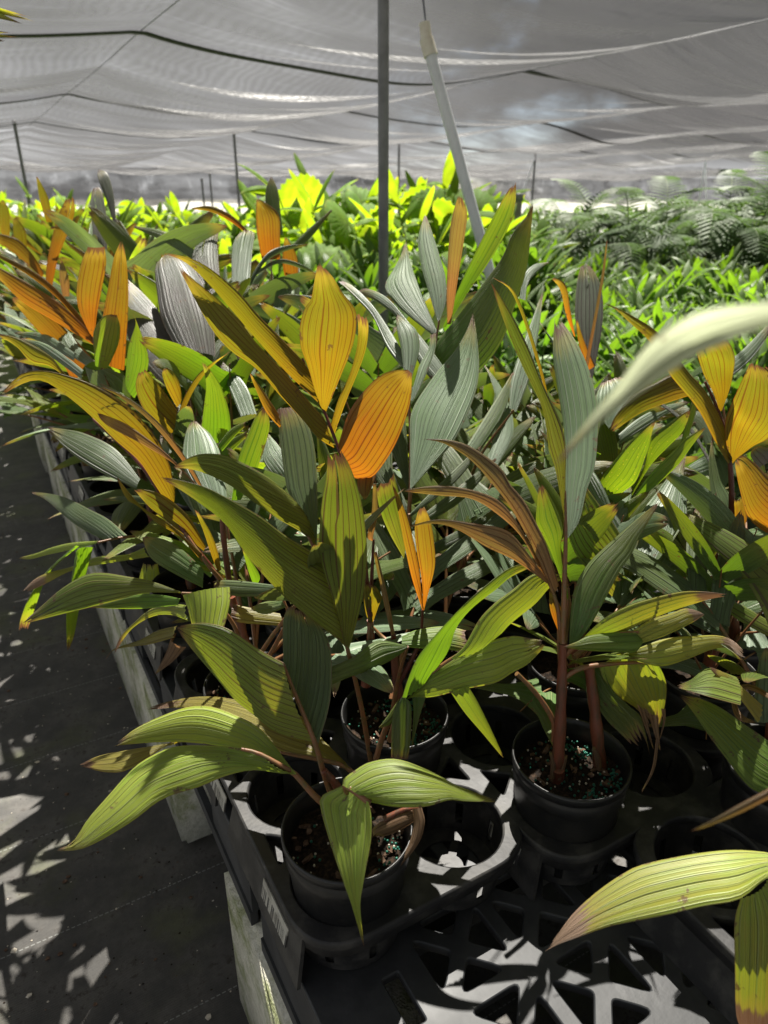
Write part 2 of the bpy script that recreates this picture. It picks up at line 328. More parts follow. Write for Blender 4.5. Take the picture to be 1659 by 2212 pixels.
def simple(name, col, rough=0.5, spec=0.5, nscale=30.0, namt=0.3, col2=None, bump=0.0, bscale=None, metal=0.0, stretch=None, trans=0.0):
    m, nt, out = newmat(name); L = nt.links.new
    tc = N(nt, 'ShaderNodeTexCoord'); vec = tc.outputs['Object']
    if stretch:
        mp = N(nt, 'ShaderNodeMapping'); mp.inputs['Scale'].default_value = stretch; L(vec, mp.inputs[0]); vec = mp.outputs[0]
    nz = N(nt, 'ShaderNodeTexNoise', i_Scale=nscale, i_Detail=6.0, i_Roughness=0.65); L(vec, nz.inputs['Vector'])
    c2 = col2 or tuple(c*0.5 for c in col)
    c = mixc(nt, math_(nt, 'MULTIPLY', ramp(nt, nz.outputs[0], 0.42, 0.68), namt if col2 is None else 1.0), col, c2)
    bs = N(nt, 'ShaderNodeBsdfPrincipled', i_Metallic=metal); L(c, bs.inputs['Base Color'])
    bs.inputs['Specular IOR Level'].default_value = spec
    rg = N(nt, 'ShaderNodeMapRange', i_3=max(0.05, rough-0.1), i_4=min(1.0, rough+0.15)); L(nz.outputs[0], rg.inputs[0]); L(rg.outputs[0], bs.inputs['Roughness'])
    if bump > 0:
        nb = N(nt, 'ShaderNodeTexNoise', i_Scale=bscale or nscale*4, i_Detail=6.0); L(vec, nb.inputs['Vector'])
        bp = N(nt, 'ShaderNodeBump', i_Strength=0.7, i_Distance=bump); L(nb.outputs[0], bp.inputs['Height']); L(bp.outputs[0], bs.inputs['Normal'])
    L(bs.outputs[0], out.inputs[0])
    return m
MT = {}
MT['pot'] = simple('pot_plastic', (0.011, 0.0115, 0.0125), 0.36, 0.5, 14, 0.5, (0.028, 0.027, 0.025), 0.0006, 60)
MT['tray'] = simple('tray_plastic', (0.019, 0.019, 0.020), 0.50, 0.4, 22, 0.5, (0.060, 0.058, 0.054), 0.0008, 90)
MT['pallet'] = simple('pallet_plastic', (0.030, 0.032, 0.035), 0.50, 0.4, 9, 0.5, (0.055, 0.057, 0.060), 0.0007, 70)
MT['stem'] = simple('stem_red_brown', (0.17, 0.050, 0.026), 0.42, 0.5, 90, 0.5, (0.07, 0.040, 0.020), 0.0012, 160, stretch=(1, 1, 0.12))
MT['rachis'] = simple('rachis_brown', (0.22, 0.095, 0.04), 0.42, 0.5, 90, 0.5, (0.14, 0.10, 0.035))
MT['rachisdk'] = simple('rachis_dark_red', (0.11, 0.022, 0.016), 0.38, 0.5, 90, 0.5, (0.07, 0.02, 0.012))
MT['stemgreen'] = simple('stem_green', (0.12, 0.17, 0.05), 0.45, 0.5, 60, 0.5)
MT['soil'] = simple('potting_soil', (0.014, 0.011, 0.009), 0.95, 0.1, 160, 1, (0.055, 0.036, 0.024), 0.006, 130)
MT['bark'] = simple('bark_chip', (0.10, 0.06, 0.04), 0.85, 0.2, 120, 1, (0.20, 0.13, 0.09), 0.001, 300)
MT['bead'] = simple('fertiliser_bead', (0.010, 0.12, 0.08), 0.35, 0.5, 30, 0.2)
MT['perlite'] = simple('perlite_grain', (0.62, 0.56, 0.46), 0.8, 0.3, 90, 0.4)
MT['steel'] = simple('galvanised_steel', (0.20, 0.205, 0.21), 0.45, 0.5, 12, 0.45, (0.15, 0.155, 0.16), 0.0, metal=0.15)
MT['pvc'] = simple('grey_pvc', (0.72, 0.75, 0.78), 0.38, 0.5, 8, 0.25, (0.62, 0.65, 0.68))
MT['pvccap'] = simple('cream_pvc', (0.70, 0.67, 0.56), 0.42, 0.5, 18, 0.3, (0.6, 0.56, 0.45))
MT['wire'] = simple('guy_wire', (0.14, 0.15, 0.17), 0.4, 0.5, 200, 0.3)
MT['seam'] = simple('seam_band', (0.022, 0.026, 0.028), 0.6, 0.3, 40, 0.3)
MT['weather'] = simple('weathered_post', (0.25, 0.24, 0.20), 0.7, 0.3, 14, 0.5)
# ================================================================== SETTING
def ground_material():
    m, nt, out = newmat('woven_ground_cloth'); L = nt.links.new
    tc = N(nt, 'ShaderNodeTexCoord'); sp = N(nt, 'ShaderNodeSeparateXYZ'); L(tc.outputs['Object'], sp.inputs[0])
    n1 = N(nt, 'ShaderNodeTexNoise', i_Scale=2.6, i_Detail=7.0, i_Roughness=0.62); L(tc.outputs['Object'], n1.inputs['Vector'])
    n2 = N(nt, 'ShaderNodeTexNoise', i_Scale=9.0, i_Detail=8.0, i_Roughness=0.7); L(tc.outputs['Object'], n2.inputs['Vector'])
    n3 = N(nt, 'ShaderNodeTexNoise', i_Scale=55.0, i_Detail=6.0, i_Roughness=0.7); L(tc.outputs['Object'], n3.inputs['Vector'])
    base = mixc(nt, ramp(nt, n2.outputs[0], 0.35, 0.7), (0.055, 0.053, 0.050), (0.115, 0.108, 0.098))
    base = mixc(nt, math_(nt, 'MULTIPLY', ramp(nt, n1.outputs[0], 0.50, 0.68), 0.55), base, (0.12, 0.135, 0.045))     # algae
    dirt = math_(nt, 'MULTIPLY', ramp(nt, n3.outputs[0], 0.52, 0.62), ramp(nt, n2.outputs[0], 0.45, 0.62))
    base = mixc(nt, math_(nt, 'MULTIPLY', dirt, 0.85), base, (0.035, 0.026, 0.020))
    # thread lines every 30 cm, dashed
    ln = math_(nt, 'ABSOLUTE', math_(nt, 'SUBTRACT', math_(nt, 'FRACT', math_(nt, 'DIVIDE', math_(nt, "ADD", sp.outputs[1], 0.0835), 0.285)), 0.5))
    lm = math_(nt, 'SUBTRACT', 1.0, ramp(nt, ln, 0.002, 0.006))
    ds = math_(nt, 'GREATER_THAN', math_(nt, 'FRACT', math_(nt, 'MULTIPLY', sp.outputs[0], 90.0)), 0.35)
    lm = math_(nt, 'MULTIPLY', math_(nt, 'MULTIPLY', lm, ds), math_(nt, 'SUBTRACT', 1.0, math_(nt, 'MULTIPLY', dirt, 0.9)))
    base = mixc(nt, math_(nt, 'MULTIPLY', lm, 0.4), base, (0.5, 0.52, 0.5))
    wv1 = math_(nt, 'SINE', math_(nt, 'MULTIPLY', sp.outputs[0], 1700.0)); wv2 = math_(nt, 'SINE', math_(nt, 'MULTIPLY', sp.outputs[1], 1700.0))
    wv = math_(nt, 'MULTIPLY', wv1, wv2)
    base = mixc(nt, math_(nt, 'MULTIPLY', ramp(nt, wv, -0.4, 0.8), 0.30), base, (0.04, 0.04, 0.04))
    bs = N(nt, 'ShaderNodeBsdfPrincipled', i_Roughness=0.62); bs.inputs['Specular IOR Level'].default_value = 0.35; L(base, bs.inputs['Base Color'])
    bp = N(nt, 'ShaderNodeBump', i_Strength=0.5, i_Distance=0.003); L(math_(nt, 'ADD', math_(nt, 'MULTIPLY', n3.outputs[0], 1.0), math_(nt, 'MULTIPLY', wv, 0.15)), bp.inputs['Height']); L(bp.outputs[0], bs.inputs['Normal'])
    L(bs.outputs[0], out.inputs[0]); return m
def quad(name, x0, x1, y0, y1, z, mat, kind='structure', nx=1, ny=1):
    mb = MB(); vs_ = [(x0+(x1-x0)*i/nx, y0+(y1-y0)*j/ny, z) for j in range(ny+1) for i in range(nx+1)]
    mb.add(vs_, [(j*(nx+1)+i, j*(nx+1)+i+1, (j+1)*(nx+1)+i+1, (j+1)*(nx+1)+i) for j in range(ny) for i in range(nx)])
    return tag(mb.build(name, mat), kind=kind)
quad('ground', -350, 400, -200, 600, -0.006, simple('pale_gravel', (0.12, 0.117, 0.105), 0.9, 0.2, 0.4, 0.3, None, 0.01, 8))
quad('aisle', -16, 44, -10, 40, 0.0, ground_material())

# ------------------------------------------------------------------ shade cloth roof
def cloth_material(name='shade_cloth', open_=0.13, glow=1.0):
    m, nt, out = newmat(name); L = nt.links.new
    tc = N(nt, 'ShaderNodeTexCoord')
    def noise(scale, rot, det=6.0, dist=0.0, loc=(0, 0, 0)):
        mp = N(nt, 'ShaderNodeMapping'); mp.inputs['Scale'].default_value = scale; mp.inputs['Rotation'].default_value = (0, 0, R(rot)); mp.inputs['Location'].default_value = loc; L(tc.outputs['Object'], mp.inputs[0])
        n = N(nt, 'ShaderNodeTexNoise', i_Scale=1.0, i_Detail=det, i_Roughness=0.6, i_Distortion=dist); L(mp.outputs[0], n.inputs['Vector']); return n.outputs[0]
    n1 = noise((0.30, 2.2, 1), 9); n2 = noise((0.8, 9.0, 1), -14, 5, 0.7, (3, 7, 0)); n3 = noise((0.22, 0.5, 1), 0, 3, 0, (9, 2, 0)); n4 = noise((1.6, 14.0, 1), 28, 3, 0.5, (1, 5, 0)); n5 = noise((40, 40, 40), 0, 2)
    wv = N(nt, 'ShaderNodeTexWave', i_Scale=3.4, i_Distortion=7.0, i_Detail=2.0, i_Detail_Scale=0.7); wv.wave_type = 'BANDS'; L(tc.outputs['Object'], wv.inputs['Vector'])
    rip = math_(nt, 'MULTIPLY', wv.outputs[0], ramp(nt, n3, 0.48, 0.62))
    h = math_(nt, 'ADD', math_(nt, 'MULTIPLY', n1, 0.6), math_(nt, 'ADD', math_(nt, 'MULTIPLY', n2, 0.28), math_(nt, 'ADD', math_(nt, 'MULTIPLY', rip, 0.05), math_(nt, 'MULTIPLY', n4, 0.06))))
    bp = N(nt, 'ShaderNodeBump', i_Strength=1.0, i_Distance=0.16); L(h, bp.inputs['Height'])
    # openness varied in streaks to put sheen highlights and fold shading into the cloth
    streak = math_(nt, 'MULTIPLY', ramp(nt, n2, 0.55, 0.72), 0.30)
    dens = math_(nt, 'ADD', math_(nt, 'MULTIPLY', ramp(nt, n1, 0.38, 0.68), 0.20), math_(nt, 'ADD', streak, math_(nt, 'ADD', math_(nt, 'MULTIPLY', ramp(nt, n3, 0.35, 0.65), 0.16), math_(nt, 'ADD', math_(nt, 'MULTIPLY', rip, 0.16), math_(nt, 'MULTIPLY', n5, 0.04)))))
    gl = N(nt, 'ShaderNodeBsdfPrincipled', i_Roughness=0.38); gl.inputs['Base Color'].default_value = (0.045, 0.047, 0.050, 1); gl.inputs['Specular IOR Level'].default_value = 0.6; L(bp.outputs[0], gl.inputs['Normal'])
    tl = N(nt, 'ShaderNodeBsdfTranslucent'); tl.inputs[0].default_value = (0.028*glow, 0.028*glow, 0.030*glow, 1); L(bp.outputs[0], tl.inputs['Normal'])
    a = N(nt, 'ShaderNodeMixShader', i_0=0.6); L(gl.outputs[0], a.inputs[1]); L(tl.outputs[0], a.inputs[2])
    tp = N(nt, 'ShaderNodeBsdfTransparent')
    b = N(nt, 'ShaderNodeMixShader'); L(math_(nt, 'ADD', dens, open_), b.inputs[0]); L(a.outputs[0], b.inputs[1]); L(tp.outputs[0], b.inputs[2])
    L(b.outputs[0], out.inputs[0]); return m
MT['cloth'] = cloth_material()
MT['curtain'] = cloth_material('side_cloth', 0.02, 0.9)
CABX = [1.75+4.25*k for k in range(-4, 9)]
SEAMY = [2.75+4.6*k for k in range(-3, 8)]
ROOF = 2.72
rr_ = np.random.RandomState(4)
WK = [(rr_.uniform(0.4, 2.2), rr_.uniform(1.5, 8.0), rr_.uniform(0, 6.28), rr_.uniform(0.006, 0.017)) for _ in range(14)]
def roof_z(x, y):
    s = ((x-1.75)/4.25) % 1.0; t = ((y-2.75)/4.6) % 1.0; k = math.floor((x-1.75)/4.25); j = math.floor((y-2.75)/4.6)
    amp = 0.17+0.05*math.sin(k*2.3+j*1.7)
    z = ROOF - amp*math.sin(math.pi*s)**0.9 - (0.10+0.04*math.sin(j*3.1+k))*math.sin(math.pi*t)*math.sin(math.pi*s)**0.5
    edge = math.sin(math.pi*s)
    for kx, ky, ph, a in WK: z += a*edge*math.sin(kx*x+ky*y+ph)
    return z
def inpoly(x, y, poly):
    c = False
    for i in range(len(poly)):
        x1, y1 = poly[i]; x2, y2 = poly[i-1]
        if (y1 > y) != (y2 > y) and x < (x2-x1)*(y-y1)/(y2-y1)+x1: c = not c
    return c
GAP = [tuple(PZ(x, y, 2.55)[:2]) for x, y in ((1300, 367), (1380, 357), (1460, 350), (1525, 346), (1600, 348), (1720, 351), (1720, 363), (1560, 360), (1440, 362))]
def roof_patch(x0, x1, y0, y1, nx, ny, hole=False, drop=None):
    mb = MB(); xs = np.linspace(x0, x1, nx+1); ys = np.linspace(y0, y1, ny+1)
    vs_ = [(x, y, roof_z(x, y)-(drop(x, y) if drop else 0)) for y in ys for x in xs]; fs = []
    for j in range(ny):
        for i in range(nx):
            if hole and inpoly((xs[i]+xs[i+1])/2, (ys[j]+ys[j+1])/2, GAP): continue
            fs.append((j*(nx+1)+i, (j+1)*(nx+1)+i, (j+1)*(nx+1)+i+1, j*(nx+1)+i+1))
    mb.add(vs_, fs); return mb
roof = roof_patch(CABX[0], CABX[-1]-4.25, -6, 17.5, 400, 260, True).build('shade_cloth', MT['cloth'])
tag(roof, 'grey woven shade cloth sagging overhead between its cables, nearest bay', 'shade cloth')
roof2 = roof_patch(CABX[0], CABX[-1], 17.6, 40, 260, 260, True, lambda x, y: 0.16*math.sin(min(1, max(0, (y-17.6)/22))*math.pi)).build('shade_cloth', MT['cloth'])
tag(roof2, 'far bay of grey shade cloth with a bright lens-shaped gap at right', 'shade cloth')
# seam bands: doubled, darker cloth running from cable to cable, parts of the roof cloth
for y in (7.35, 11.95, 16.5):
    mb = MB(); n = 300; xs = np.linspace(CABX[1], CABX[-3], n); w = 0.07
    vs_ = []
    for x in xs:
        vs_ += [(x, y-w, roof_z(x, y)-0.012), (x, y+w, roof_z(x, y)-0.012), (x, y+w, roof_z(x, y)-0.018), (x, y-w, roof_z(x, y)-0.018)]
    fs = []
    for i in range(n-1):
        for k in range(4): fs.append((i*4+k, i*4+(k+1) % 4, (i+1)*4+(k+1) % 4, (i+1)*4+k))
    mb.add(vs_, fs); mb.build('seam_band', MT['seam'], roof)
for k, x in enumerate(CABX):
    if k < 2 or k > 10: continue
    mb = MB(); mb.tube([(x, y, ROOF-0.012-0.012*math.sin(math.pi*(((y-2.75)/4.6) % 1))) for y in np.linspace(-5, 17.4, 60)], 0.0045, 6)
    c = tag(mb.build('roof_cable', MT['wire']), None, 'cable', 'cables carrying the shade cloth')
    c['label'] = 'thin steel cable stretched under the shade cloth, carrying it'
mb = MB()
for i in range(60): pass
def curtain(x0, x1, y, z0, z1, name='shade_curtain'):
    mb = MB(); nx = int((x1-x0)/0.3); nz = 8; vs_ = []
    for j in range(nz+1):
        for i in range(nx+1):
            x = x0+(x1-x0)*i/nx; zt = z0+(z1-z0)*j/nz
            vs_.append((x, y+0.10*math.sin(x*1.9)+0.06*math.sin(x*5.1+zt), zt+ (0.10*math.sin(x*0.55+1)+0.06*math.sin(x*1.3) if j == 0 else 0)))
    mb.add(vs_, [(j*(nx+1)+i, j*(nx+1)+i+1, (j+1)*(nx+1)+i+1, (j+1)*(nx+1)+i) for j in range(nz) for i in range(nx)])
    return mb.build(name, MT['curtain'])
tag(curtain(-15, 80, 39.8, 1.07, 2.75), 'shade cloth curtain hanging along the far side of the nursery', 'curtain')

# ------------------------------------------------------------------ posts
def post(x, y, z1, r, label, group=None, brace=None, mat='steel', z0=0.0):
    t = empty('shade_post', (x, y, z0), label, 'post', group)
    mb = MB(); mb.tube([(0, 0, 0), (0, 0, (z1-z0)*0.5), (0, 0, z1-z0)], r, 20); mb.build('pole', MT[mat], t)
    mb = MB(); mb.lathe([(0.0, z1-z0+0.012), (r*1.15, z1-z0+0.010), (r*1.25, z1-z0+0.0), (r*1.25, z1-z0-0.05), (r*1.02, z1-z0-0.052)], 20); mb.build('post_cap', MT['steel'], t)
    if brace:
        mb = MB(); mb.tube([(0, 0, z1-z0-0.12), brace], r*0.62, 8); mb.build('brace', MT['pvc'], t)
    return t
post(1.83, 3.24, ROOF-0.01, 0.025, 'thick grey steel post in the middle, nearest of the posts under the cloth')
FP = [((30, 262), 'thin far post at the left edge of the photo, top at a cable'), ((505, 288), 'thin far post left of the thick middle post'),
      ((862, 312), 'thin far post just right of the thick middle post'), ((1157, 330), 'far post with a slanting brace, right of the white pipe'),
      ((1525, 342), 'far post below the bright gap in the cloth, with a brace')]
for (px, py), lab in FP:
    p = PZ(px, py, ROOF-0.03)
    post(p[0], p[1], ROOF-0.02, 0.034 if px > 1000 else 0.03, lab, 'far posts carrying the shade cloth', (-1.0, -0.3, 0.6) if px == 1157 else ((0.5, 0, 1.0) if px == 1525 else None), 'pvc' if px > 1400 else 'steel')
for px, d, z1 in ((455, 23, 2.1), (437, 21, 1.9), (760, 26, 2.0)):
    p = P(px, 400, d); post(p[0], p[1], z1, 0.03, 'short grey stake standing far off among the plants', 'short stakes far off')
p = P(1118, 470, 6.2); post(p[0], p[1], 1.42, 0.03, 'short weathered stake between the white pipe and the braced post', None, None, 'weather')
# guy wire in its grey pipe sleeve
t0 = P(905, -60, 2.95); t1 = P(917, 50, 3.0); t2 = P(930, 118, 3.03); tb = P(1046, 545, 3.25)
dirv = (tb-t2)/np.linalg.norm(tb-t2); end = tb + dirv*((tb[2]-0.02)/-dirv[2])
t = empty('guy_pipe', tuple(end), 'slanting pale grey pipe with cream cap sleeving a guy wire', 'pipe')
loc = lambda q: tuple(np.array(q)-end)
mb = MB(); mb.tube([loc(t2-dirv*0.01), loc(tb), loc(end)], 0.0245, 20); mb.build('pipe', MT['pvc'], t)
cap = MB(); cap.tube([loc(t2+dirv*0.005), loc(t2-dirv*0.062)], [0.0305, 0.0295], 20); cap.tube([loc(t2-dirv*0.055), loc(t1)], [0.0245, 0.0235], 20); cap.build('cap', MT['pvccap'], t)
mb = MB(); mb.tube([loc(t1+dirv*0.03), loc(t0+(t0-t1)*6)], 0.0045, 8); mb.build('guy_wire', MT['wire'], t)

# ------------------------------------------------------------------ bench: blocks, pallets, trays
def concrete_material():
    m, nt, out = newmat('mossy_concrete'); L = nt.links.new
    tc = N(nt, 'ShaderNodeTexCoord')
    n1 = N(nt, 'ShaderNodeTexNoise', i_Scale=7.0, i_Detail=8.0, i_Roughness=0.7); L(tc.outputs['Object'], n1.inputs['Vector'])
    n2 = N(nt, 'ShaderNodeTexNoise', i_Scale=60.0, i_Detail=6.0, i_Roughness=0.7); L(tc.outputs['Object'], n2.inputs['Vector'])
    n3 = N(nt, 'ShaderNodeTexVoronoi', i_Scale=240.0); L(tc.outputs['Object'], n3.inputs['Vector'])
    c = mixc(nt, ramp(nt, n2.outputs[0], 0.35, 0.7), (0.70, 0.68, 0.58), (0.50, 0.49, 0.39))
    c = mixc(nt, math_(nt, 'MULTIPLY', ramp(nt, n1.outputs[0], 0.46, 0.62), 0.75), c, (0.20, 0.24, 0.06))
    c = mixc(nt, math_(nt, 'MULTIPLY', math_(nt, 'MULTIPLY', ramp(nt, n1.outputs[0], 0.58, 0.68), ramp(nt, n2.outputs[0], 0.4, 0.6)), 0.9), c, (0.05, 0.05, 0.03))
    bs = N(nt, 'ShaderNodeBsdfPrincipled', i_Roughness=0.92); bs.inputs['Specular IOR Level'].default_value = 0.15; L(c, bs.inputs['Base Color'])
    bp = N(nt, 'ShaderNodeBump', i_Strength=0.9, i_Distance=0.004); L(math_(nt, 'ADD', n2.outputs[0], math_(nt, 'MULTIPLY', n3.outputs[0], 0.5)), bp.inputs['Height']); L(bp.outputs[0], bs.inputs['Normal'])
    L(bs.outputs[0], out.inputs[0]); return m
MT['concrete'] = concrete_material()
def bev_box(name, size, mat, bevel=0.012, seg=3, parent=None, jitter=0.0):
    bm = bmesh.new(); bmesh.ops.create_cube(bm, size=1.0)
    for v in bm.verts: v.co = Vector((v.co.x*size[0], v.co.y*size[1], (v.co.z+0.5)*size[2]))
    bmesh.ops.bevel(bm, geom=bm.edges[:], offset=bevel, segments=seg, affect='EDGES')
    me = bpy.data.meshes.new(name); bm.to_mesh(me); bm.free()
    me.polygons.foreach_set('use_smooth', [True]*len(me.polygons))
    return link(name, me, mat, parent)
for i, (x, y, l) in enumerate(((0.184, 0.66, .46), (0.184, 1.48, .40), (0.184, 1.885, .40), (0.184, 2.29, .40), (0.184, 2.70, .40), (0.184, 3.11, .40), (0.184, 3.6, .40), (0.184, 4.3, .40), (1.14, 0.66, .4), (1.14, 1.8, .4))):
    b = bev_box('concrete_block', (0.20, l, 0.362), MT['concrete']); b.location = (x+0.1, y, 0.0)
    tag(b, 'mossy pale concrete block under the front corner of the bench' if i == 0 else 'pale concrete block holding up the bench further along the aisle', 'block', 'concrete blocks under the bench')
def curve_mesh(name, outline, holes, thick, bevel=0.0015):
    """flat plate with holes: filled 2-D curve turned into a mesh"""
    cu = bpy.data.curves.new(name, 'CURVE'); cu.dimensions = '2D'; cu.fill_mode = 'BOTH'; cu.extrude = thick/2-bevel; cu.bevel_depth = bevel; cu.bevel_resolution = 1
    for poly in [outline]+holes:
        sp = cu.splines.new('POLY'); sp.points.add(len(poly)-1); sp.use_cyclic_u = True
        for pt, (x, y) in zip(sp.points, poly): pt.co = (x, y, 0, 1)
    ob = bpy.data.objects.new(name, cu); COL.objects.link(ob)
    dg = bpy.context.evaluated_depsgraph_get(); dg.update()
    me = bpy.data.meshes.new_from_object(ob.evaluated_get(dg)); me.name = name
    bpy.data.objects.remove(ob); bpy.data.curves.remove(cu)
    return me
def rpoly(pts, r, seg=4):
    """round the corners of a convex polygon"""
    out = []; n = len(pts)
    for i in range(n):
        p = np.array(pts[i]); a = np.array(pts[i-1])-p; b = np.array(pts[(i+1) % n])-p
        la, lb = np.linalg.norm(a), np.linalg.norm(b); a /= la; b /= lb
        ang = math.acos(max(-1, min(1, a@b))); d = min(r/math.tan(ang/2), la*0.45, lb*0.45)
        p0, p1 = p+a*d, p+b*d
        for k in range(seg+1):
            u = k/seg; out.append(tuple((1-u)**2*p0+2*u*(1-u)*p+u*u*p1))
    return out
def inset_tri(tri, d):
    t = [np.array(q) for q in tri]; c = sum(t)/3; a = np.linalg.norm(t[1]-t[2]); b = np.linalg.norm(t[0]-t[2]); g = np.linalg.norm(t[0]-t[1])
    inc = (a*t[0]+b*t[1]+g*t[2])/(a+b+g); s = (a+b+g)/2; ar = math.sqrt(max(1e-12, s*(s-a)*(s-b)*(s-g))); rin = ar/s
    f = max(0.05, 1-d/rin)
    return [tuple(inc+(q-inc)*f) for q in t]
PW, PL = 1.18, 1.0
def pallet_deck():
    holes = []; mx, my = 0.135, 0.05; nx, ny = 8, 7; cw = (PW-mx-0.06)/nx; ch = (PL-2*my)/ny
    for i in range(nx):
        for j in range(ny):
            x0, y0 = mx+i*cw, my+j*ch; x1, y1 = x0+cw, y0+ch; c = ((x0+x1)/2, (y0+y1)/2)
            if (i+2*j) % 13 == 3:      # a plain cell with one slot
                holes.append(rpoly([(c[0]-0.02, c[1]-0.045), (c[0]+0.02, c[1]-0.045), (c[0]+0.02, c[1]+0.045), (c[0]-0.02, c[1]+0.045)], 0.006)); continue
            flip = (i+j) % 2
            for k, tri in enumerate(([(x0, y0), (x1, y0), c], [(x1, y0), (x1, y1), c], [(x1, y1), (x0, y1), c], [(x0, y1), (x0, y0), c])):
                holes.append(rpoly(inset_tri(tri, 0.0078+0.002*((i+j+k) % 2)), 0.009))
    for y in (0.12, 0.42, 0.70): holes.append(rpoly([(0.085, y), (0.112, y), (0.112, y+0.07), (0.085, y+0.07)], 0.005))
    out = rpoly([(0, 0), (PW, 0), (PW, PL), (0, PL)], 0.03, 5)
    return curve_mesh('deck', out, holes, 0.014, 0.002)
DECK = pallet_deck()
def pallet(loc, label, proto=[None]):
    if proto[0] is None:
        t = empty('plastic_pallet', loc, label, 'pallet', 'black plastic pallets forming the bench')
        d = link('deck', DECK, MT['pallet'], t); d.location = (0, 0, 0.143)
        mb = MB()                                    # skirt all round with a foot lip
        for x0, y0, x1, y1 in ((0, 0, PW, 0), (PW, 0, PW, PL), (PW, PL, 0, PL), (0, PL, 0, 0)):
            dx, dy = x1-x0, y1-y0; l = math.hypot(dx, dy); nx_, ny_ = dy/l, -dx/l; rot = math.atan2(dy, dx)
            for s0, s1, z0, z1, off in ((0.02, l-0.02, 0.095, 0.1355, -0.006), (0.02, l-0.02, 0.0, 0.028, -0.004), (0.02, 0.22, 0.028, 0.095, -0.008), (l/2-0.08, l/2+0.08, 0.028, 0.095, -0.008), (l-0.22, l-0.02, 0.028, 0.095, -0.008)):
                m_ = (s0+s1)/2; mb.box((x0+dx/l*m_+nx_*off, y0+dy/l*m_+ny_*off, (z0+z1)/2), (s1-s0, 0.012, z1-z0), 0, rot)
        mb.build('skirt', MT['pallet'], t, smooth=False)
        mb = MB()                                    # runners and legs seen through the holes
        for y in (0.1, 0.5, 0.9): mb.box((PW/2, y, 0.016), (PW-0.04, 0.09, 0.03))
        for x in (0.14, 0.45, 0.75, 1.05):
            for y in (0.1, 0.5, 0.9): mb.box((x, y, 0.082), (0.11, 0.085, 0.10))
        mb.build('runner', MT['pallet'], t, smooth=False); proto[0] = t
    else:
        t = copy_tree(proto[0]); t.location = loc; t['label'] = label
    return t
BX = 0.192
pallet((BX, -0.27, 0.361), 'black plastic pallet with triangular holes, at the front bottom edge')
for k in range(5): pallet((BX, 0.735+1.005*k, 0.361), 'black plastic pallet under the trays and pots along the aisle')

POT_R = 0.081; PITCHP = 0.165
TW, TL = 0.338, 0.668
TCX = (-0.0825, 0.0825); TCY = (-0.2475, -0.0825, 0.0825, 0.2475)
def circ(cx, cy, r, n=40): return [(cx+r*math.cos(2*math.pi*k/n), cy+r*math.sin(2*math.pi*k/n)) for k in range(n)]
def tray_frame(ny):
    cys = [(-(ny-1)/2+k)*PITCHP for k in range(ny)]; tl = ny*PITCHP+0.006
    holes = [circ(x, y, 0.0735) for x in TCX for y in cys]
    for k in range(ny-1):
        y = (cys[k]+cys[k+1])/2
        holes.append(rpoly([(-0.024, y), (0, y-0.024), (0.024, y), (0, y+0.024)], 0.008))
        for s in (-1, 1): holes.append(rpoly([(s*0.155, y-0.034), (s*0.155, y+0.034), (s*0.112, y)], 0.006))
    out = rpoly([(-TW/2, -tl/2), (TW/2, -tl/2), (TW/2, tl/2), (-TW/2, tl/2)], 0.078, 10)
    return curve_mesh('frame', out, holes, 0.014, 0.003), out, cys
MTRAY_FRAME, TOUT, TCY = tray_frame(4)
def pocket_mb():
    mb = MB(); n = 48
    for k in range(8):        # eight wall panels with slots between them
        a0 = 2*math.pi*(k+0.10)/8; a1 = 2*math.pi*(k+0.90)/8
        for z0, z1, e0, e1 in ((-0.012, -0.035, 2*math.pi*k/8, 2*math.pi*(k+1)/8), (-0.035, -0.072, a0, a1), (-0.072, -0.085, 2*math.pi*k/8, 2*math.pi*(k+1)/8)):
            m_ = 6; vs_ = []
            for z in (z0, z1):
                for q in range(m_+1):
                    a = e0+(e1-e0)*q/m_
                    for rr in (0.0745+z*0.09, 0.0775+z*0.09): vs_.append((rr*math.cos(a), rr*math.sin(a), z))
            w = 2*(m_+1); fs = []
            for q in range(m_):
                fs += [(2*q, 2*q+2, w+2*q+2, w+2*q), (2*q+1, w+2*q+1, w+2*q+3, 2*q+3), (w+2*q, w+2*q+2, w+2*q+3, w+2*q+1)]
            fs += [(0, w, w+1, 1), (2*m_, 2*m_+1, w+2*m_+1, w+2*m_)]
            mb.add(vs_, fs)
    mb.lathe([(0.068, -0.083), (0.045, -0.0845), (0.045, -0.0875), (0.068, -0.0875)], 40)
    mb.lathe([(0.0, -0.0835), (0.020, -0.0835), (0.020, -0.0875), (0.0, -0.0875)], 24)
    for k in range(4):
        a = math.pi/4+math.pi/2*k; mb.box((0.033*math.cos(a), 0.033*math.sin(a), -0.086), (0.034, 0.012, 0.003), 0, a)
    return mb
POCKET = pocket_mb().mesh('pocket', smooth=False)
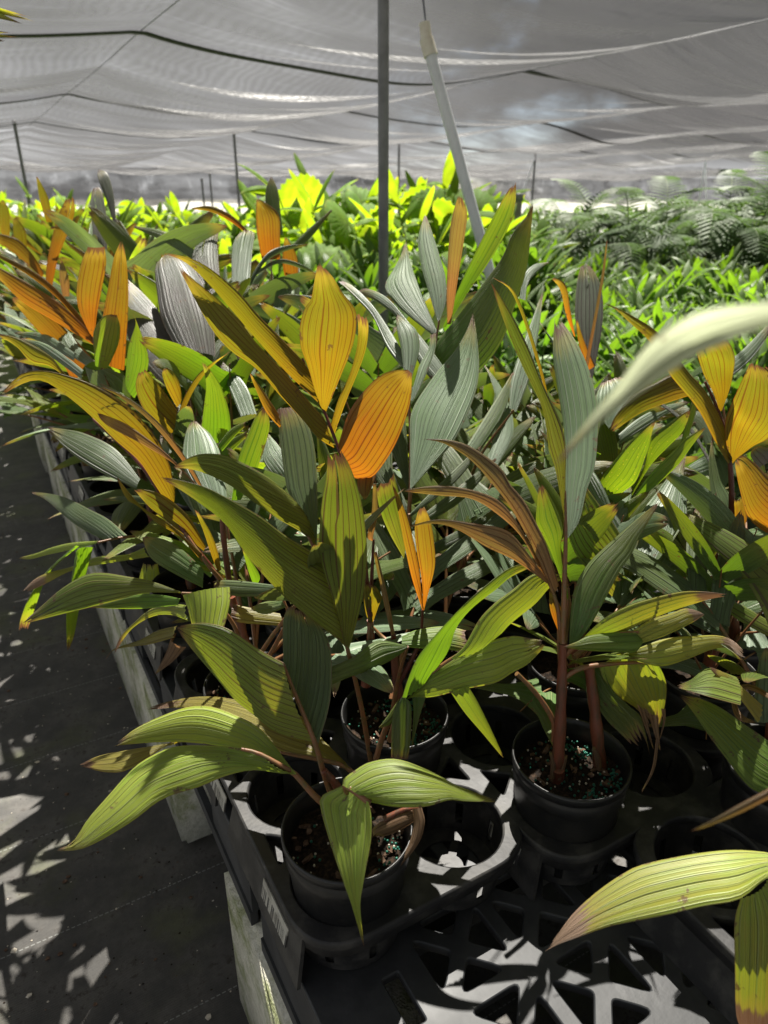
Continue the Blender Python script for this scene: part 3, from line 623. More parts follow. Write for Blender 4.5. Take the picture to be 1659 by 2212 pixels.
def label_material():
    m, nt, out = newmat('printed_label'); L = nt.links.new
    tc = N(nt, 'ShaderNodeTexCoord'); sp = N(nt, 'ShaderNodeSeparateXYZ'); L(tc.outputs['Object'], sp.inputs[0])
    n = N(nt, 'ShaderNodeTexNoise', i_Scale=230.0, i_Detail=1.0); n.noise_dimensions = '1D'; L(math_(nt, 'MULTIPLY', sp.outputs[1], 1.0), n.inputs['W'])
    g = N(nt, 'ShaderNodeTexNoise', i_Scale=40.0, i_Detail=4.0); L(tc.outputs['Object'], g.inputs['Vector'])
    bar = math_(nt, 'MULTIPLY', math_(nt, 'GREATER_THAN', n.outputs[0], 0.5), math_(nt, 'LESS_THAN', sp.outputs[2], 0.004))
    c = mixc(nt, bar, (0.46, 0.45, 0.40), (0.05, 0.05, 0.05)); c = mixc(nt, math_(nt, 'MULTIPLY', ramp(nt, g.outputs[0], 0.45, 0.65), 0.6), c, (0.15, 0.14, 0.12))
    bs = N(nt, 'ShaderNodeBsdfPrincipled', i_Roughness=0.6); L(c, bs.inputs['Base Color']); L(bs.outputs[0], out.inputs[0]); return m
MT['label'] = label_material()
def tray(x, y, label, rz=0.0, proto=[None]):
    loc = (x, y, 0.600)
    if proto[0] is None:
        t = empty('pot_tray', loc, label, 'tray', 'black pot trays standing on the pallets')
        f = link('frame', MTRAY_FRAME, MT['tray'], t); f.location = (0, 0, -0.007)
        mb = MB(); vs_ = []; n = len(TOUT)           # rounded apron below the frame
        for z, sc in ((-0.013, 0.994), (-0.030, 0.992), (-0.030, 0.984), (-0.013, 0.984)):
            vs_ += [(px*sc, py*(1-(1-sc)*0.5), z) for px, py in TOUT]
        mb.add(vs_, [(i*n+k, i*n+(k+1) % n, (i+1)*n+(k+1) % n, (i+1)*n+k) for i in range(3) for k in range(n)]); mb.build('apron', MT['tray'], t)
        for sx in (-1, 1):
            mb = MB()
            for yc in (-0.165, 0.165):
                mb.add([(sx*0.163, yc-0.125, -0.010), (sx*0.163, yc+0.125, -0.010), (sx*0.179, yc+0.135, -0.088), (sx*0.179, yc-0.135, -0.088),
                        (sx*0.158, yc-0.125, -0.010), (sx*0.158, yc+0.125, -0.010), (sx*0.174, yc+0.135, -0.088), (sx*0.174, yc-0.135, -0.088)],
                       [(0, 1, 2, 3), (7, 6, 5, 4), (0, 3, 7, 4), (1, 5, 6, 2), (3, 2, 6, 7)])
            sp_ = mb.build('side_panel', MT['tray'], t, smooth=False)
        for px in TCX:
            for py in TCY:
                o = link('pocket', POCKET, MT['tray'], t); o.location = (px, py, 0)
        proto[0] = t
    else:
        t = copy_tree(proto[0]); t.location = loc; t['label'] = label
    t.rotation_euler = (0, 0, rz)
    return t
# tray columns along the bench
TCOL = [(0.3605, 0.8375), (0.690, 0.7885), (1.020, 0.8275)]
PLOTS = []
for c, (tx, ty) in enumerate(TCOL):
    for j in range(7):
        lab = 'black pot tray on the bench among the palms, mostly hidden by leaves'
        if j == 0: lab = ('black pot tray at the bench corner, holding the frontmost palm', 'black pot tray with an empty round pocket right of the fertilised pot', 'black pot tray at the right, beside the orange palm')[c]
        tr_ = tray(tx, ty+0.70*j, lab)
        if c == 0 and j == 0:
            pn = min((ch for ch in tr_.children if ch.name.startswith('side_panel')), key=lambda q: sum(v.co.x for v in q.data.vertices))
            for yc in (-0.215, 0.03):
                lb = MB(); lb.box((0, 0, 0), (0.0016, 0.085, 0.030)); o = lb.build('label', MT['label'], pn, smooth=False)
                o.location = (-0.1722, yc, -0.050); o.rotation_euler = (0, R(11.6), 0)
        for r_ in range(4):
            for q in range(2):
                if (r_+q) % 2 == 0: PLOTS.append((tx+TCX[q], ty+0.70*j+TCY[r_], c, j, r_))
tray(0.79, 0.125, 'black pot tray lying at the front right of the pallet')

# ------------------------------------------------------------------ pots
def pot_mesh():
    mb = MB()
    mb.lathe([(0.0, 0.003), (0.060, 0.003), (0.064, 0.0), (0.0665, 0.004), (0.0755, 0.128), (0.0760, 0.129), (0.0785, 0.131), (0.0790, 0.149), (0.0775, 0.151), (0.0780, 0.1545), (0.0815, 0.157), (0.0822, 0.166), (0.0812, 0.170),
              (0.0790, 0.1695), (0.0780, 0.160), (0.0755, 0.150), (0.0735, 0.128), (0.066, 0.05)], 56)
    return mb.mesh('pot')
POTM = pot_mesh()
def soil_mesh(seed):
    rnd = random.Random(seed); mb = MB(); rings, n = 10, 40; vs_ = [(0, 0, 0.137)]; fs = []
    for i in range(1, rings+1):
        r_ = 0.0745*i/rings
        for k in range(n):
            a = 2*math.pi*k/n; vs_.append((r_*math.cos(a), r_*math.sin(a), 0.134+rnd.uniform(-0.004, 0.004)+(0.004 if i < 4 else 0)))
    for k in range(n): fs.append((0, 1+k, 1+(k+1) % n))
    for i in range(rings-1):
        for k in range(n): fs.append((1+i*n+k, 1+(i+1)*n+k, 1+(i+1)*n+(k+1) % n, 1+i*n+(k+1) % n))
    mb.add(vs_, fs); return mb.mesh('soil')
SOILM = soil_mesh(3)
def chips_mesh(seed, n=26):
    rnd = random.Random(seed); mb = MB()
    for _ in range(n):
        a = rnd.uniform(0, 6.28); r_ = 0.07*math.sqrt(rnd.random()); w, l, h = rnd.uniform(0.004, 0.010), rnd.uniform(0.007, 0.022), rnd.uniform(0.0015, 0.004)
        c = Vector((r_*math.cos(a), r_*math.sin(a), 0.1395)); M3 = Matrix.Rotation(rnd.uniform(0, 6.28), 3, 'Z') @ Matrix.Rotation(rnd.uniform(-0.6, 0.6), 3, 'X') @ Matrix.Rotation(rnd.uniform(-0.5, 0.5), 3, 'Y')
        vs_ = []
        for z in (-h/2, h/2):
            for k in range(6):
                b = 2*math.pi*k/6; vs_.append(c+M3 @ Vector((w/2*math.cos(b)*rnd.uniform(0.6, 1.2), l/2*math.sin(b)*rnd.uniform(0.7, 1.2), z)))
        mb.add(vs_, [tuple(range(5, -1, -1)), tuple(range(6, 12))]+[(k, (k+1) % 6, 6+(k+1) % 6, 6+k) for k in range(6)])
    return mb.mesh('bark_chips', smooth=False)
def beads_mesh(seed, n, r0=0.0019, clump=True):
    rnd = random.Random(seed); mb = MB(); cl = [(rnd.uniform(0, 6.28), rnd.uniform(0.03, 0.066)) for _ in range(5)]
    for _ in range(n):
        if clump and rnd.random() < 0.75:
            a, q = rnd.choice(cl); x, y = q*math.cos(a)+rnd.gauss(0, 0.011), q*math.sin(a)+rnd.gauss(0, 0.011)
        else:
            a = rnd.uniform(0, 6.28); q = 0.07*math.sqrt(rnd.random()); x, y = q*math.cos(a), q*math.sin(a)
        if math.hypot(x, y) > 0.0715: continue
        r_ = r0*rnd.uniform(0.7, 1.15); z = 0.1405+rnd.uniform(0, 0.0025); prof = []
        vs_ = [(x, y, z+r_)]; nn = 7
        for i in (1, 2, 3):
            th = math.pi*i/4
            for k in range(nn): vs_.append((x+r_*math.sin(th)*math.cos(6.283*k/nn), y+r_*math.sin(th)*math.sin(6.283*k/nn), z+r_*math.cos(th)))
        vs_.append((x, y, z-r_)); fs = [(0, 1+k, 1+(k+1) % nn) for k in range(nn)]
        for i in range(2): fs += [(1+i*nn+k, 1+(i+1)*nn+k, 1+(i+1)*nn+(k+1) % nn, 1+i*nn+(k+1) % nn) for k in range(nn)]
        fs += [(1+2*nn+k, 1+3*nn, 1+2*nn+(k+1) % nn) for k in range(nn)]
        mb.add(vs_, fs)
    return mb.mesh('fertiliser')
CHIPM = [chips_mesh(1), chips_mesh(2)]; BEADM = [beads_mesh(5, 210), beads_mesh(6, 45)]; PERLM = beads_mesh(9, 40, 0.0016, False)
def pot(parent, rich=0):
    p = link('pot', POTM, MT['pot'], parent); p.rotation_euler = (0, 0, random.uniform(0, 6.28))
    s = link('soil', SOILM, MT['soil'], p)
    if rich:
        c = link('bark_chips', CHIPM[rich % 2], MT['bark'], p); c['kind'] = 'stuff'
        b = link('fertiliser', BEADM[0 if rich == 2 else 1], MT['bead'], p); b['kind'] = 'stuff'
        q = link('perlite', PERLM, MT['perlite'], p); q['kind'] = 'stuff'
    return p
POT_Z = 0.5165
# ================================================================== FLAME PALMS, HAND BUILT
rndH = random.Random(11)
def pts(s): return [tuple(float(q) for q in p.split(',')) for p in s.split()]
def edge3d(e2, dep):
    return np.array([P(x, y, d) for (x, y), d in zip(e2, dep)])
def leaflet(frond, org, mat, A, B, d0, lean, n=None, curl=None, pleat=0.15, ragged=0.05, tilt=0.0, bow=0.0, z=None, name='leaflet', lab=None):
    """blade between two edges (given in photo pixels) set at a real distance: lean = how fast it recedes along its length; z=(z0,z1) lays it at a height instead"""
    NR = 26
    if z is None and name == 'leaflet':                  # glowing blades hang underside-out, silvery ones lie back to the sky
        ya = sum(q[1] for q in pts(A))/len(pts(A)); yb = sum(q[1] for q in pts(B))/len(pts(B)); up_ = max(-1, min(1, (ya-yb)/60.0))
        if mat in ('orange', 'gold', 'bronze'): lean -= 0.2; tilt = -0.45*up_
        elif mat in ('silver', 'purple'): lean += 0.36; tilt = 0.5*up_+tilt*0.3
        elif mat in ('green', 'spotted'): lean -= 0.2
        elif mat == 'olive': lean -= 0.25; tilt = -0.3*up_
        elif mat == 'silverdk': lean += 0.2; tilt = 0.4*up_+tilt*.3
    a2 = resample(pts(A), NR); b2 = resample(pts(B), NR); m2 = (a2+b2)/2
    seg = np.concatenate([[0], np.cumsum(np.linalg.norm(np.diff(m2, axis=0), axis=1))]); v = seg/seg[-1]
    if z is None:
        Lm = seg[-1]*d0/FPX; d = d0+lean*Lm*v+bow*4*v*(1-v)
        w2 = np.linalg.norm(a2-b2, axis=1)*d0/FPX
        A3 = edge3d(a2, d-tilt*w2/2); B3 = edge3d(b2, d+tilt*w2/2)
    else:
        zz = z[0]+(z[1]-z[0])*v+bow*4*v*(1-v)
        wd = np.linalg.norm(a2-b2, axis=1); wd = wd/max(wd.max(), 1e-6)
        A3 = np.array([PZ(x, y, q-tilt*w) for (x, y), q, w in zip(a2, zz, wd)]); B3 = np.array([PZ(x, y, q+tilt*w) for (x, y), q, w in zip(b2, zz, wd)])
    A3 = A3-org; B3 = B3-org
    wmax = np.linalg.norm(A3-B3, axis=1).max()
    nr = n or max(3, int(round(wmax/0.0082)))
    mb = MB(); sheet(mb, A3, B3, nr, 0.10 if curl is None else curl, pleat, ragged, 0, rndH, splits=(rndH.choice((0, 1, 1, 2)) if nr > 5 and ragged > 0 else 0), refdir=-FWD if z is None else np.array([0, 0, 1.0]))
    o = mb.build(name, LM[mat], frond)
    if lab: o['label'] = lab
    return o
def hero(label, xy, rich, stems, fronds, name='flame_palm', haspot=True, group=None):
    org = np.array([xy[0], xy[1], POT_Z])
    t = empty(name, tuple(org), label, 'palm', group)
    if haspot: pot(t, rich)
    for sp_ in stems:                                  # (pixel path with depth | 'auto', radius0, radius1)
        mb = MB(); path = [tuple(P(x, y, d)-org) for x, y, d in sp_[0]]; path = [tuple(q) for q in resample(path, 10)]
        rr = np.linspace(sp_[1], sp_[2], 10)
        rr = [r_*(1+0.10*math.sin(i*2.2)) for i, r_ in enumerate(rr)]
        mb.tube(path, rr, 12); mb.build('stem', MT[sp_[3] if len(sp_) > 3 else 'stem'], t)
    for fr in fronds:
        d = fr['d']; mb = MB()
        ra = fr.get('ra')
        if ra is None or ra == 'auto':                  # petiole rising from the pot to the first blade
            l0 = fr['lf'][0]; a = pts(l0[2])[0]; b = pts(l0[3])[0]
            kw = l0[4] if len(l0) > 4 else {}
            q = PZ((a[0]+b[0])/2, (a[1]+b[1])/2, kw['z'][0]) if 'z' in kw else P((a[0]+b[0])/2, (a[1]+b[1])/2, kw.get('d', d))
            q = q-org; s0 = np.array([rndH.uniform(-.012, .012), rndH.uniform(-.012, .012), 0.13])
            m_ = s0+(q-s0)*0.5; m_[2] = s0[2]+(q[2]-s0[2])*0.62
            path = [tuple(p) for p in resample([s0, m_, q], 10)]
        else:
            path = [tuple(P(x, y, dd)-org) for x, y, dd in ra]; path = [tuple(p) for p in resample(path, 14)]
        r0, r1 = fr.get('r', (0.0042, 0.0018))
        mb.tube(path, list(np.linspace(r0, r1, len(path))), 8)
        f = mb.build('frond', MT[fr.get('m', 'rachis')], t)
        rs = None
        if ra not in (None, 'auto'): rs = resample(ra, 30)
        for lf in fr['lf']:
            kw = dict(lf[4]) if len(lf) > 4 else {}
            if rs is not None:                          # sit the blade's base on the rachis
                a = pts(lf[2])[0]; b = pts(lf[3])[0]; q = np.array([(a[0]+b[0])/2, (a[1]+b[1])/2])
                i = int(np.argmin(np.linalg.norm(rs[:, :2]-q, axis=1)))
                if np.linalg.norm(rs[i, :2]-q) < 70:
                    if 'z' in kw:
                        zr = P(q[0], q[1], rs[i, 2])[2]; kw['z'] = (zr, zr+kw['z'][1]-kw['z'][0])
                    elif 'd' not in kw: kw['d'] = float(rs[i, 2])
            dd = kw.pop('d', d)
            leaflet(f, org, lf[0], lf[2], lf[3], dd, lf[1], **kw)
    HEROES.append((t, rndH.random()))
    return t
HEROES = []
F = lambda d, lf, ra=None, **k: dict(d=d, lf=lf, ra=ra, **k)

hero('frontmost palm at the bench corner, broad green leaves arching over the pot rim', (0.28, 0.588), 1,
 [([(735, 1712, .90), (722, 1690, .885), (700, 1665, .875)], .006, .004)],
 [F(.86, [
   ('olive', .25, '681,1606 600,1585 553,1549 510,1516 467,1466 417,1406 378,1356', '612,1432 586,1419 553,1399 493,1359 443,1346 410,1348 378,1354', dict(tilt=.5, curl=.12)),
   ('silverdk', .15, '612,1440 610,1372 612,1335 625,1305', '687,1608 711,1522 716,1439 708,1380 668,1320', dict(d=.90, tilt=-.2, curl=.06, lab='dull grey-green upright blade')),
   ], [(714, 1712, .90), (696, 1659, .88), (681, 1606, .865), (643, 1513, .86), (612, 1434, .86)]),
  F(.84, [
   ('lime', 0, '640,1672 616,1672 541,1664 476,1680 433,1699 350,1726 283,1776 183,1832 115,1839', '565,1630 521,1618 467,1611 383,1611 333,1629 287,1659 233,1719 187,1772 155,1822 115,1837', dict(z=(.745, .665), tilt=.012, bow=.02, curl=.14, lab='broad sunlit green blade with a browned tip')),
   ('lime', 0, '625,1662 560,1630 467,1611 383,1603 300,1606 245,1612', '640,1672 632,1664 586,1602 550,1566 467,1529 410,1526 350,1546 293,1573 247,1610', dict(z=(.745, .70), tilt=.02, bow=.012, curl=.16)),
   ('yellow', 0, '375,1600 283,1659 233,1668 172,1655', '400,1600 320,1612 220,1630 170,1653', dict(z=(.69, .66), tilt=.005)),
   ], [(740, 1757, .86), (690, 1729, .845), (638, 1673, .835), (616, 1659, .83), (560, 1628, .83), (521, 1618, .83)], r=(.0048, .002)),
  F(.80, [
   ('lime', 0, '739,1696 693,1719 691,1746 703,1792 720,1846 743,1912 760,1959 786,2047', '795,1732 801,1759 801,1809 793,1859 783,1916 778,1959 787,2047', dict(z=(.745, .60), bow=.015, tilt=.01, curl=-.22, pleat=.14, lab='blade hanging over the front of the pot')),
   ('lime', 0, '795,1732 853,1743 920,1742 970,1728 1003,1731 1075,1733', '739,1696 740,1684 766,1664 800,1645 860,1639 936,1668 986,1696 1020,1709 1077,1731', dict(z=(.745, .72), tilt=.012, bow=.02, curl=.16, pleat=.14)),
   ], [(800, 1735, .80), (770, 1712, .805), (745, 1697, .81), (752, 1720, .83), (760, 1760, .87)]),
  F(.93, [
   ('yellow', 0, '756,1660 690,1640 606,1625 500,1560 410,1530 353,1531 315,1533', '740,1640 700,1600 640,1540 500,1509 433,1504 367,1514 315,1531', dict(z=(.70, .70), tilt=.01, bow=.02)),
   ], [(745, 1740, .92), (756, 1662, .93), (606, 1625, .90)]),
  F(.84, [
   ('dry', 0, '905,1746 850,1762 806,1788 803,1810', '900,1772 853,1800 806,1812', dict(d=.87, curl=.3, ragged=.2)),
   ('dry', -.2, '911,1744 918,1776 906,1819 870,1866 830,1902 786,1927', '890,1746 894,1779 882,1826 853,1868 820,1900 786,1926', dict(d=.86, curl=.3, ragged=.1)),
   ], [(830, 1770, .87), (870, 1750, .87), (905, 1745, .865)], m='stem'),
 ])

hero('middle palm with glowing orange top frond and a big olive bifid leaf', (0.440, 0.745), 2,
 [([(868, 1560, 1.09), (858, 1470, 1.06), (850, 1395, 1.04)], .0085, .006), ([(790, 1480, 1.1), (800, 1420, 1.08), (800, 1340, 1.05)], .008, .005)],
 [F(.93, [
   ('olive', -.12, '751,1403 736,1386 670,1336 603,1279 529,1195 488,1133 427,1084 383,1054 343,1031', '690,1203 675,1192 617,1157 558,1113 500,1081 441,1051 388,1037 343,1029', dict(tilt=.35, bow=-.02, curl=.10)),
   ('olive', -.28, '742,1372 713,1279 692,1208 690,1150 696,1080 705,1030 709,969', '753,1404 769,1350 787,1274 793,1186 781,1084 757,1010 733,968', dict(tilt=-.2, curl=.14)),
   ('olive', .05, '683,1195 661,1157 602,1122 558,1092 500,1051 441,1022 400,1012 372,1011', '624,1070 588,1037 544,1010 485,984 441,980 412,987 372,1009', dict(tilt=.45, d=.94, bow=-.02, curl=.12)),
   ('silverdk', .12, '678,1180 626,1070 617,1040 608,981 602,923 599,884', '684,1192 686,1084 681,981 670,928 655,896 640,881', dict(tilt=-.1, d=.95, curl=.10, ragged=.0)),
   ], [(801, 1643, 1.03), (783, 1539, .99), (766, 1463, .96), (751, 1403, .935), (740, 1356, .93), (713, 1279, .93), (686, 1206, .93), (678, 1183, .94), (640, 1107, .94), (622, 1068, .945)], r=(.0042, .0016)),
  F(.98, [
   ('gold', -.15, '722,968 686,946 653,906 603,853 553,796 500,760 463,720 433,670 400,606 383,573', '700,903 670,870 620,810 553,740 517,693 467,643 417,603 383,571', dict(tilt=.25)),
   ('gold', -.1, '704,885 663,846 620,806 553,733 500,670 450,613 400,566 345,545', '655,780 603,726 553,676 517,633 467,590 417,560 345,543', dict(tilt=.25, bow=-.02)),
   ('gold', -.45, '690,880 663,786 650,753 648,703 660,663 671,650 680,603 687,562', '704,890 736,813 760,753 770,703 766,666 740,633 720,600 690,566', dict(curl=.16, ragged=.05, lab='tall glowing yellow blade with a pinched tip')),
   ('gold', -.45, '712,922 730,863 753,813 770,753 773,703 768,668', '722,938 746,870 780,786 793,740 795,696 785,678', dict(tilt=-.3, d=.985)),
   ('orange', -.45, '730,962 753,893 786,846 820,813 853,800 882,799', '768,1034 790,1034 813,1023 853,963 880,893 888,853 890,806', dict(curl=.12, d=.97, ragged=.0, lab='bright orange glowing blade')),
   ('orange', -.35, '606,925 573,886 538,806', '600,890 575,853 541,806', dict(d=1.0)),
   ('orange', -.3, '771,1036 775,1060 787,1080', '813,1024 800,1060 790,1080', dict(d=.98)),
   ], [(800, 1330, 1.04), (775, 1110, 1.0), (745, 1010, .985), (730, 966, .98), (713, 920, .98), (693, 870, .98), (670, 813, .975), (653, 774, .97)], m='rachisdk', r=(.004, .0017)),
  F(.90, [
   ('green', .1, '870,1508 883,1466 906,1416 953,1359 996,1313 1036,1276 1106,1224 1171,1215', '925,1462 970,1406 986,1356 1020,1313 1073,1273 1106,1245 1171,1216', dict(tilt=.5, d=.93, bow=-.02)),
   ('lime', .1, '975,1424 1003,1397 1036,1339 1070,1303 1106,1276 1156,1239 1218,1242', '1053,1388 1086,1366 1106,1346 1156,1306 1189,1269 1220,1247', dict(tilt=.5, d=.92)),
   ('lime', 0, '868,1512 886,1508 936,1506 1003,1489 1070,1476 1106,1454 1139,1436 1166,1409 1183,1388', '922,1463 986,1416 1053,1387 1106,1374 1139,1378 1180,1384', dict(z=(.76, .83), tilt=.025, curl=.12, pleat=.16, lab='broad yellow-green blade, clearly pleated')),
   ('lime', 0, '970,1491 1003,1539 1046,1589 1087,1638', '1010,1482 1030,1513 1060,1573 1089,1637', dict(z=(.78, .66), tilt=.004)),
   ], [(812, 1640, .99), (836, 1566, .97), (870, 1509, .95), (920, 1463, .935), (986, 1416, .93), (1053, 1386, .93)]),
  F(.93, [('deep', 0, '881,1398 863,1415 820,1440 753,1464 703,1484 660,1495 630,1507 600,1519', '881,1396 853,1388 816,1383 786,1403 766,1419 703,1446 653,1469 613,1503 600,1517', dict(z=(.83, .80), tilt=.015, bow=.02, curl=.12)),
          ('green', 0, '868,1395 900,1400 960,1402 1010,1410', '868,1375 900,1360 960,1352 1010,1362', dict(z=(.83, .84), d=1.0, tilt=.01))], 'auto'),
  F(.94, [
   ('deep', .1, '868,1506 850,1539 846,1589 845,1637', '872,1506 888,1523 888,1589 882,1640', dict(tilt=.2, d=.93, ragged=0, curl=.06)),
   ('deep', .1, '890,1506 893,1545 888,1622', '925,1490 906,1549 889,1621', dict(tilt=-.2)),
   ('olive', .1, '862,1509 838,1545 816,1574', '872,1520 850,1560 818,1575', dict()),
   ], [(842, 1600, .98), (856, 1545, .96), (868, 1509, .945)]),
  F(1.02, [
   ('orange', -.4, '913,1318 890,1249 873,1173 860,1106 846,1042', '914,1300 906,1229 893,1166 876,1106 848,1042', dict(tilt=.3)),
   ('orange', -.4, '913,1318 912,1260 900,1189 896,1139 903,1106 913,1090', '916,1318 925,1283 940,1223 938,1173 930,1126 915,1090', dict(tilt=-.3, lab='small bright orange blade in the middle')),
   ('olive', -.1, '872,1206 840,1150 820,1100 812,1050', '874,1200 878,1150 866,1080 850,1020', dict(d=1.06)),
   ], [(860, 1480, 1.06), (905, 1390, 1.04), (913, 1318, 1.02)], m='rachisdk'),
  F(1.03, [('bronze', -.2, '806,1170 794,1159 803,1106 806,1040', '808,1170 806,1159 816,1106 812,1038', dict(n=3, curl=.4))], [(800, 1340, 1.05), (803, 1250, 1.04), (807, 1165, 1.03)], m='rachisdk'),
  F(1.05, [('gold', -.4, '800,1350 789,1320 785,1270 790,1256', '803,1352 818,1310 825,1290 808,1262', dict())], [(850, 1395, 1.04), (825, 1375, 1.05), (801, 1350, 1.05)]),
  F(1.03, [('bronze', -.1, '846,1375 826,1290 808,1200 811,1186', '854,1375 838,1290 816,1200 813,1186', dict(n=2, curl=.5))], [(856, 1480, 1.06), (852, 1420, 1.05), (850, 1370, 1.03)], m='rachisdk', r=(.006, .004)),
 ])

hero('palm in the pot strewn with green fertiliser beads, coppery leaves on its left', (0.607, 0.541), 2,
 [([(1203, 1678, 1.0), (1210, 1560, .97), (1214, 1470, .955), (1216, 1390, .94)], .0098, .0055), ([(1296, 1655, 1.02), (1290, 1590, 1.0), (1283, 1520, .99), (1272, 1440, .975)], .0095, .007),
  ([(1196, 1600, .985), (1196, 1560, .975), (1168, 1511, .965), (1140, 1478, .95), (1116, 1455, .94)], .004, .003, 'rachis')],
 [F(.92, [
   ('silver', .18, '1222,1165 1219,950 1206,853 1194,770 1196,720 1199,681', '1225,1165 1251,1126 1268,1054 1285,1006 1291,903 1279,820 1253,753 1223,706 1200,681', dict(curl=.14, tilt=-.15, lab='tall silvery blade')),
   ('olive', .0, '1220,1130 1200,1015 1186,972 1173,886 1139,813 1106,740 1058,608', '1221,1060 1219,936 1173,830 1143,753 1123,713 1106,680 1056,600', dict(d=.91, tilt=.3)),
   ], [(1216, 1390, .94), (1219, 1260, .93), (1222, 1160, .925), (1220, 1060, .92)]),
  F(.93, [
   ('bronze', -.1, '1195,1285 1160,1200 1106,1100 1070,1053 1020,996 970,963 943,953 908,949', '1207,1260 1182,1177 1157,1126 1131,1078 1097,1040 1086,1013 1020,966 970,950 908,948', dict(tilt=.3, bow=-.03)),
   ('bronze', -.15, '1175,1250 1130,1165 1080,1115 1020,1078 953,1071 868,1061', '1178,1235 1131,1150 1086,1088 1036,1063 970,1050 920,1051 868,1060', dict(tilt=.3, d=.925, bow=-.03)),
   ('bronze', -.15, '1187,1264 1148,1235 1123,1218 1097,1203 1053,1183 986,1143 936,1131 880,1139', '1185,1255 1165,1228 1131,1182 1106,1153 1080,1140 1036,1133 970,1123 930,1124 880,1138', dict(tilt=.3, d=.92, bow=-.03)),
   ], [(1214, 1390, .945), (1206, 1320, .94), (1190, 1268, .93), (1172, 1235, .93)]),
  F(.955, [
   ('green', -.2, '1228,1300 1191,1194 1165,1143 1158,1122 1165,1040', '1228,1290 1212,1191 1217,1143 1205,1104 1182,1061 1167,1040', dict(tilt=.2)),
   ('deep', .1, '1230,1395 1232,1331 1241,1271 1268,1220 1302,1186 1350,1143 1393,1107 1427,1081', '1240,1396 1279,1346 1343,1227 1363,1202 1380,1162 1398,1132 1428,1082', dict(d=.93, tilt=-.25, curl=.10, lab='long dark green blade leaning right')),
   ('olive', .2, '1322,1290 1278,1240 1245,1200 1226,1150 1222,1100', '1352,1175 1325,1130 1302,1100 1280,1070 1262,1045', dict(d=1.03, tilt=.3)),
   ], [(1217, 1400, .95), (1226, 1330, .955), (1228, 1270, .96)]),
  F(1.06, [
   ('silver', .42, '1338,1308 1352,1227 1368,1160 1385,1107 1420,1061 1451,1019 1473,991 1483,979', '1345,1310 1389,1279 1426,1246 1466,1193 1483,1139 1483,1061 1476,1024 1484,979', dict(curl=.16, tilt=-.3, lab='broad shiny blade flashing in the sun')),
   ('silverdk', .3, '1335,1308 1310,1260 1325,1200 1360,1140', '1342,1300 1360,1240 1375,1190 1385,1150', dict(d=1.08)),
   ], [(1240, 1420, .98), (1300, 1370, 1.02), (1338, 1308, 1.06)]),
  F(.92, [
   ('limedry', 0, '1258,1384 1339,1369 1406,1339 1456,1319 1506,1303 1539,1293 1577,1287', '1256,1380 1306,1336 1356,1309 1406,1293 1473,1278 1523,1278 1575,1284', dict(z=(.86, .90), tilt=.018, bow=.015, curl=.12)),
   ('limedry', 0, '1385,1391 1439,1373 1489,1349 1523,1327', '1360,1368 1406,1339 1453,1324 1483,1314 1523,1325', dict(z=(.85, .86), tilt=.012, lab='blade with a withered brown end')),
   ('green', 0, '1388,1389 1373,1409 1323,1408 1273,1406 1216,1399', '1386,1379 1366,1363 1323,1366 1273,1373 1246,1386 1216,1397', dict(z=(.87, .88), tilt=.012, curl=.2)),
   ], [(1216, 1420, .95), (1258, 1384, .93), (1330, 1370, .925), (1380, 1365, .93)]),
  F(.95, [
   ('limedry', 0, '1345,1420 1406,1437 1439,1439 1489,1423 1539,1403 1573,1399 1589,1416 1617,1424', '1335,1418 1389,1396 1439,1379 1506,1373 1556,1373 1590,1388 1618,1421', dict(z=(.80, .80), tilt=.015, bow=.012, curl=.12, ragged=.1)),
   ('deep', 0, '1203,1465 1239,1476 1273,1499 1306,1549 1339,1583 1366,1609 1403,1634', '1233,1445 1293,1436 1323,1489 1366,1529 1386,1549 1396,1589 1404,1633', dict(z=(.80, .665), tilt=.02, ragged=.2)),
   ('limedry', 0, '1293,1437 1306,1469 1339,1506 1373,1529 1393,1555 1412,1600', '1426,1437 1439,1473 1439,1506 1433,1539 1423,1573 1416,1600', dict(z=(.80, .67), tilt=.012, curl=.2, ragged=.28, lab='drooping blade ending in shredded brown threads')),
   ('dry', 0, '1376,1520 1390,1560 1412,1622', '1396,1540 1402,1570 1413,1622', dict(d=.93, n=2, curl=.4)),
   ('dry', 0, '1400,1540 1412,1580 1425,1622', '1422,1545 1424,1580 1427,1622', dict(d=.93, n=2, curl=.4)),
   ('dry', 0, '1418,1590 1408,1660 1384,1712', '1425,1590 1415,1660 1386,1714', dict(d=.93, n=2, curl=.5)),
   ('dry', 0, '1428,1530 1432,1560 1420,1612', '1438,1530 1437,1560 1421,1612', dict(d=.93, n=2, curl=.5)),
   ], [(1212, 1470, .955), (1250, 1445, .95), (1320, 1434, .955), (1420, 1430, .97)]),
  F(.985, [('dry', 0, '1188,1682 1190,1650 1186,1622', '1198,1682 1202,1650 1190,1620', dict(d=.985, n=3, curl=.4)), ('dry', 0, '1212,1685 1222,1655 1226,1630', '1204,1685 1212,1655 1222,1628', dict(d=.985, n=3, curl=.4)), ('dry', 0, '1290,1665 1284,1640 1280,1610', '1300,1665 1298,1640 1284,1608', dict(d=1.0, n=3, curl=.4))], [(1204, 1690, 1.0), (1204, 1676, .995), (1206, 1660, .985)], r=(.010, .009), m='stem'),
  F(.96, [('orange', -.35, '1206,1364 1189,1319 1186,1273', '1207,1364 1214,1333 1209,1306 1188,1273', dict())], [(1213, 1440, .95), (1208, 1400, .955), (1206, 1362, .96)]),
 ])

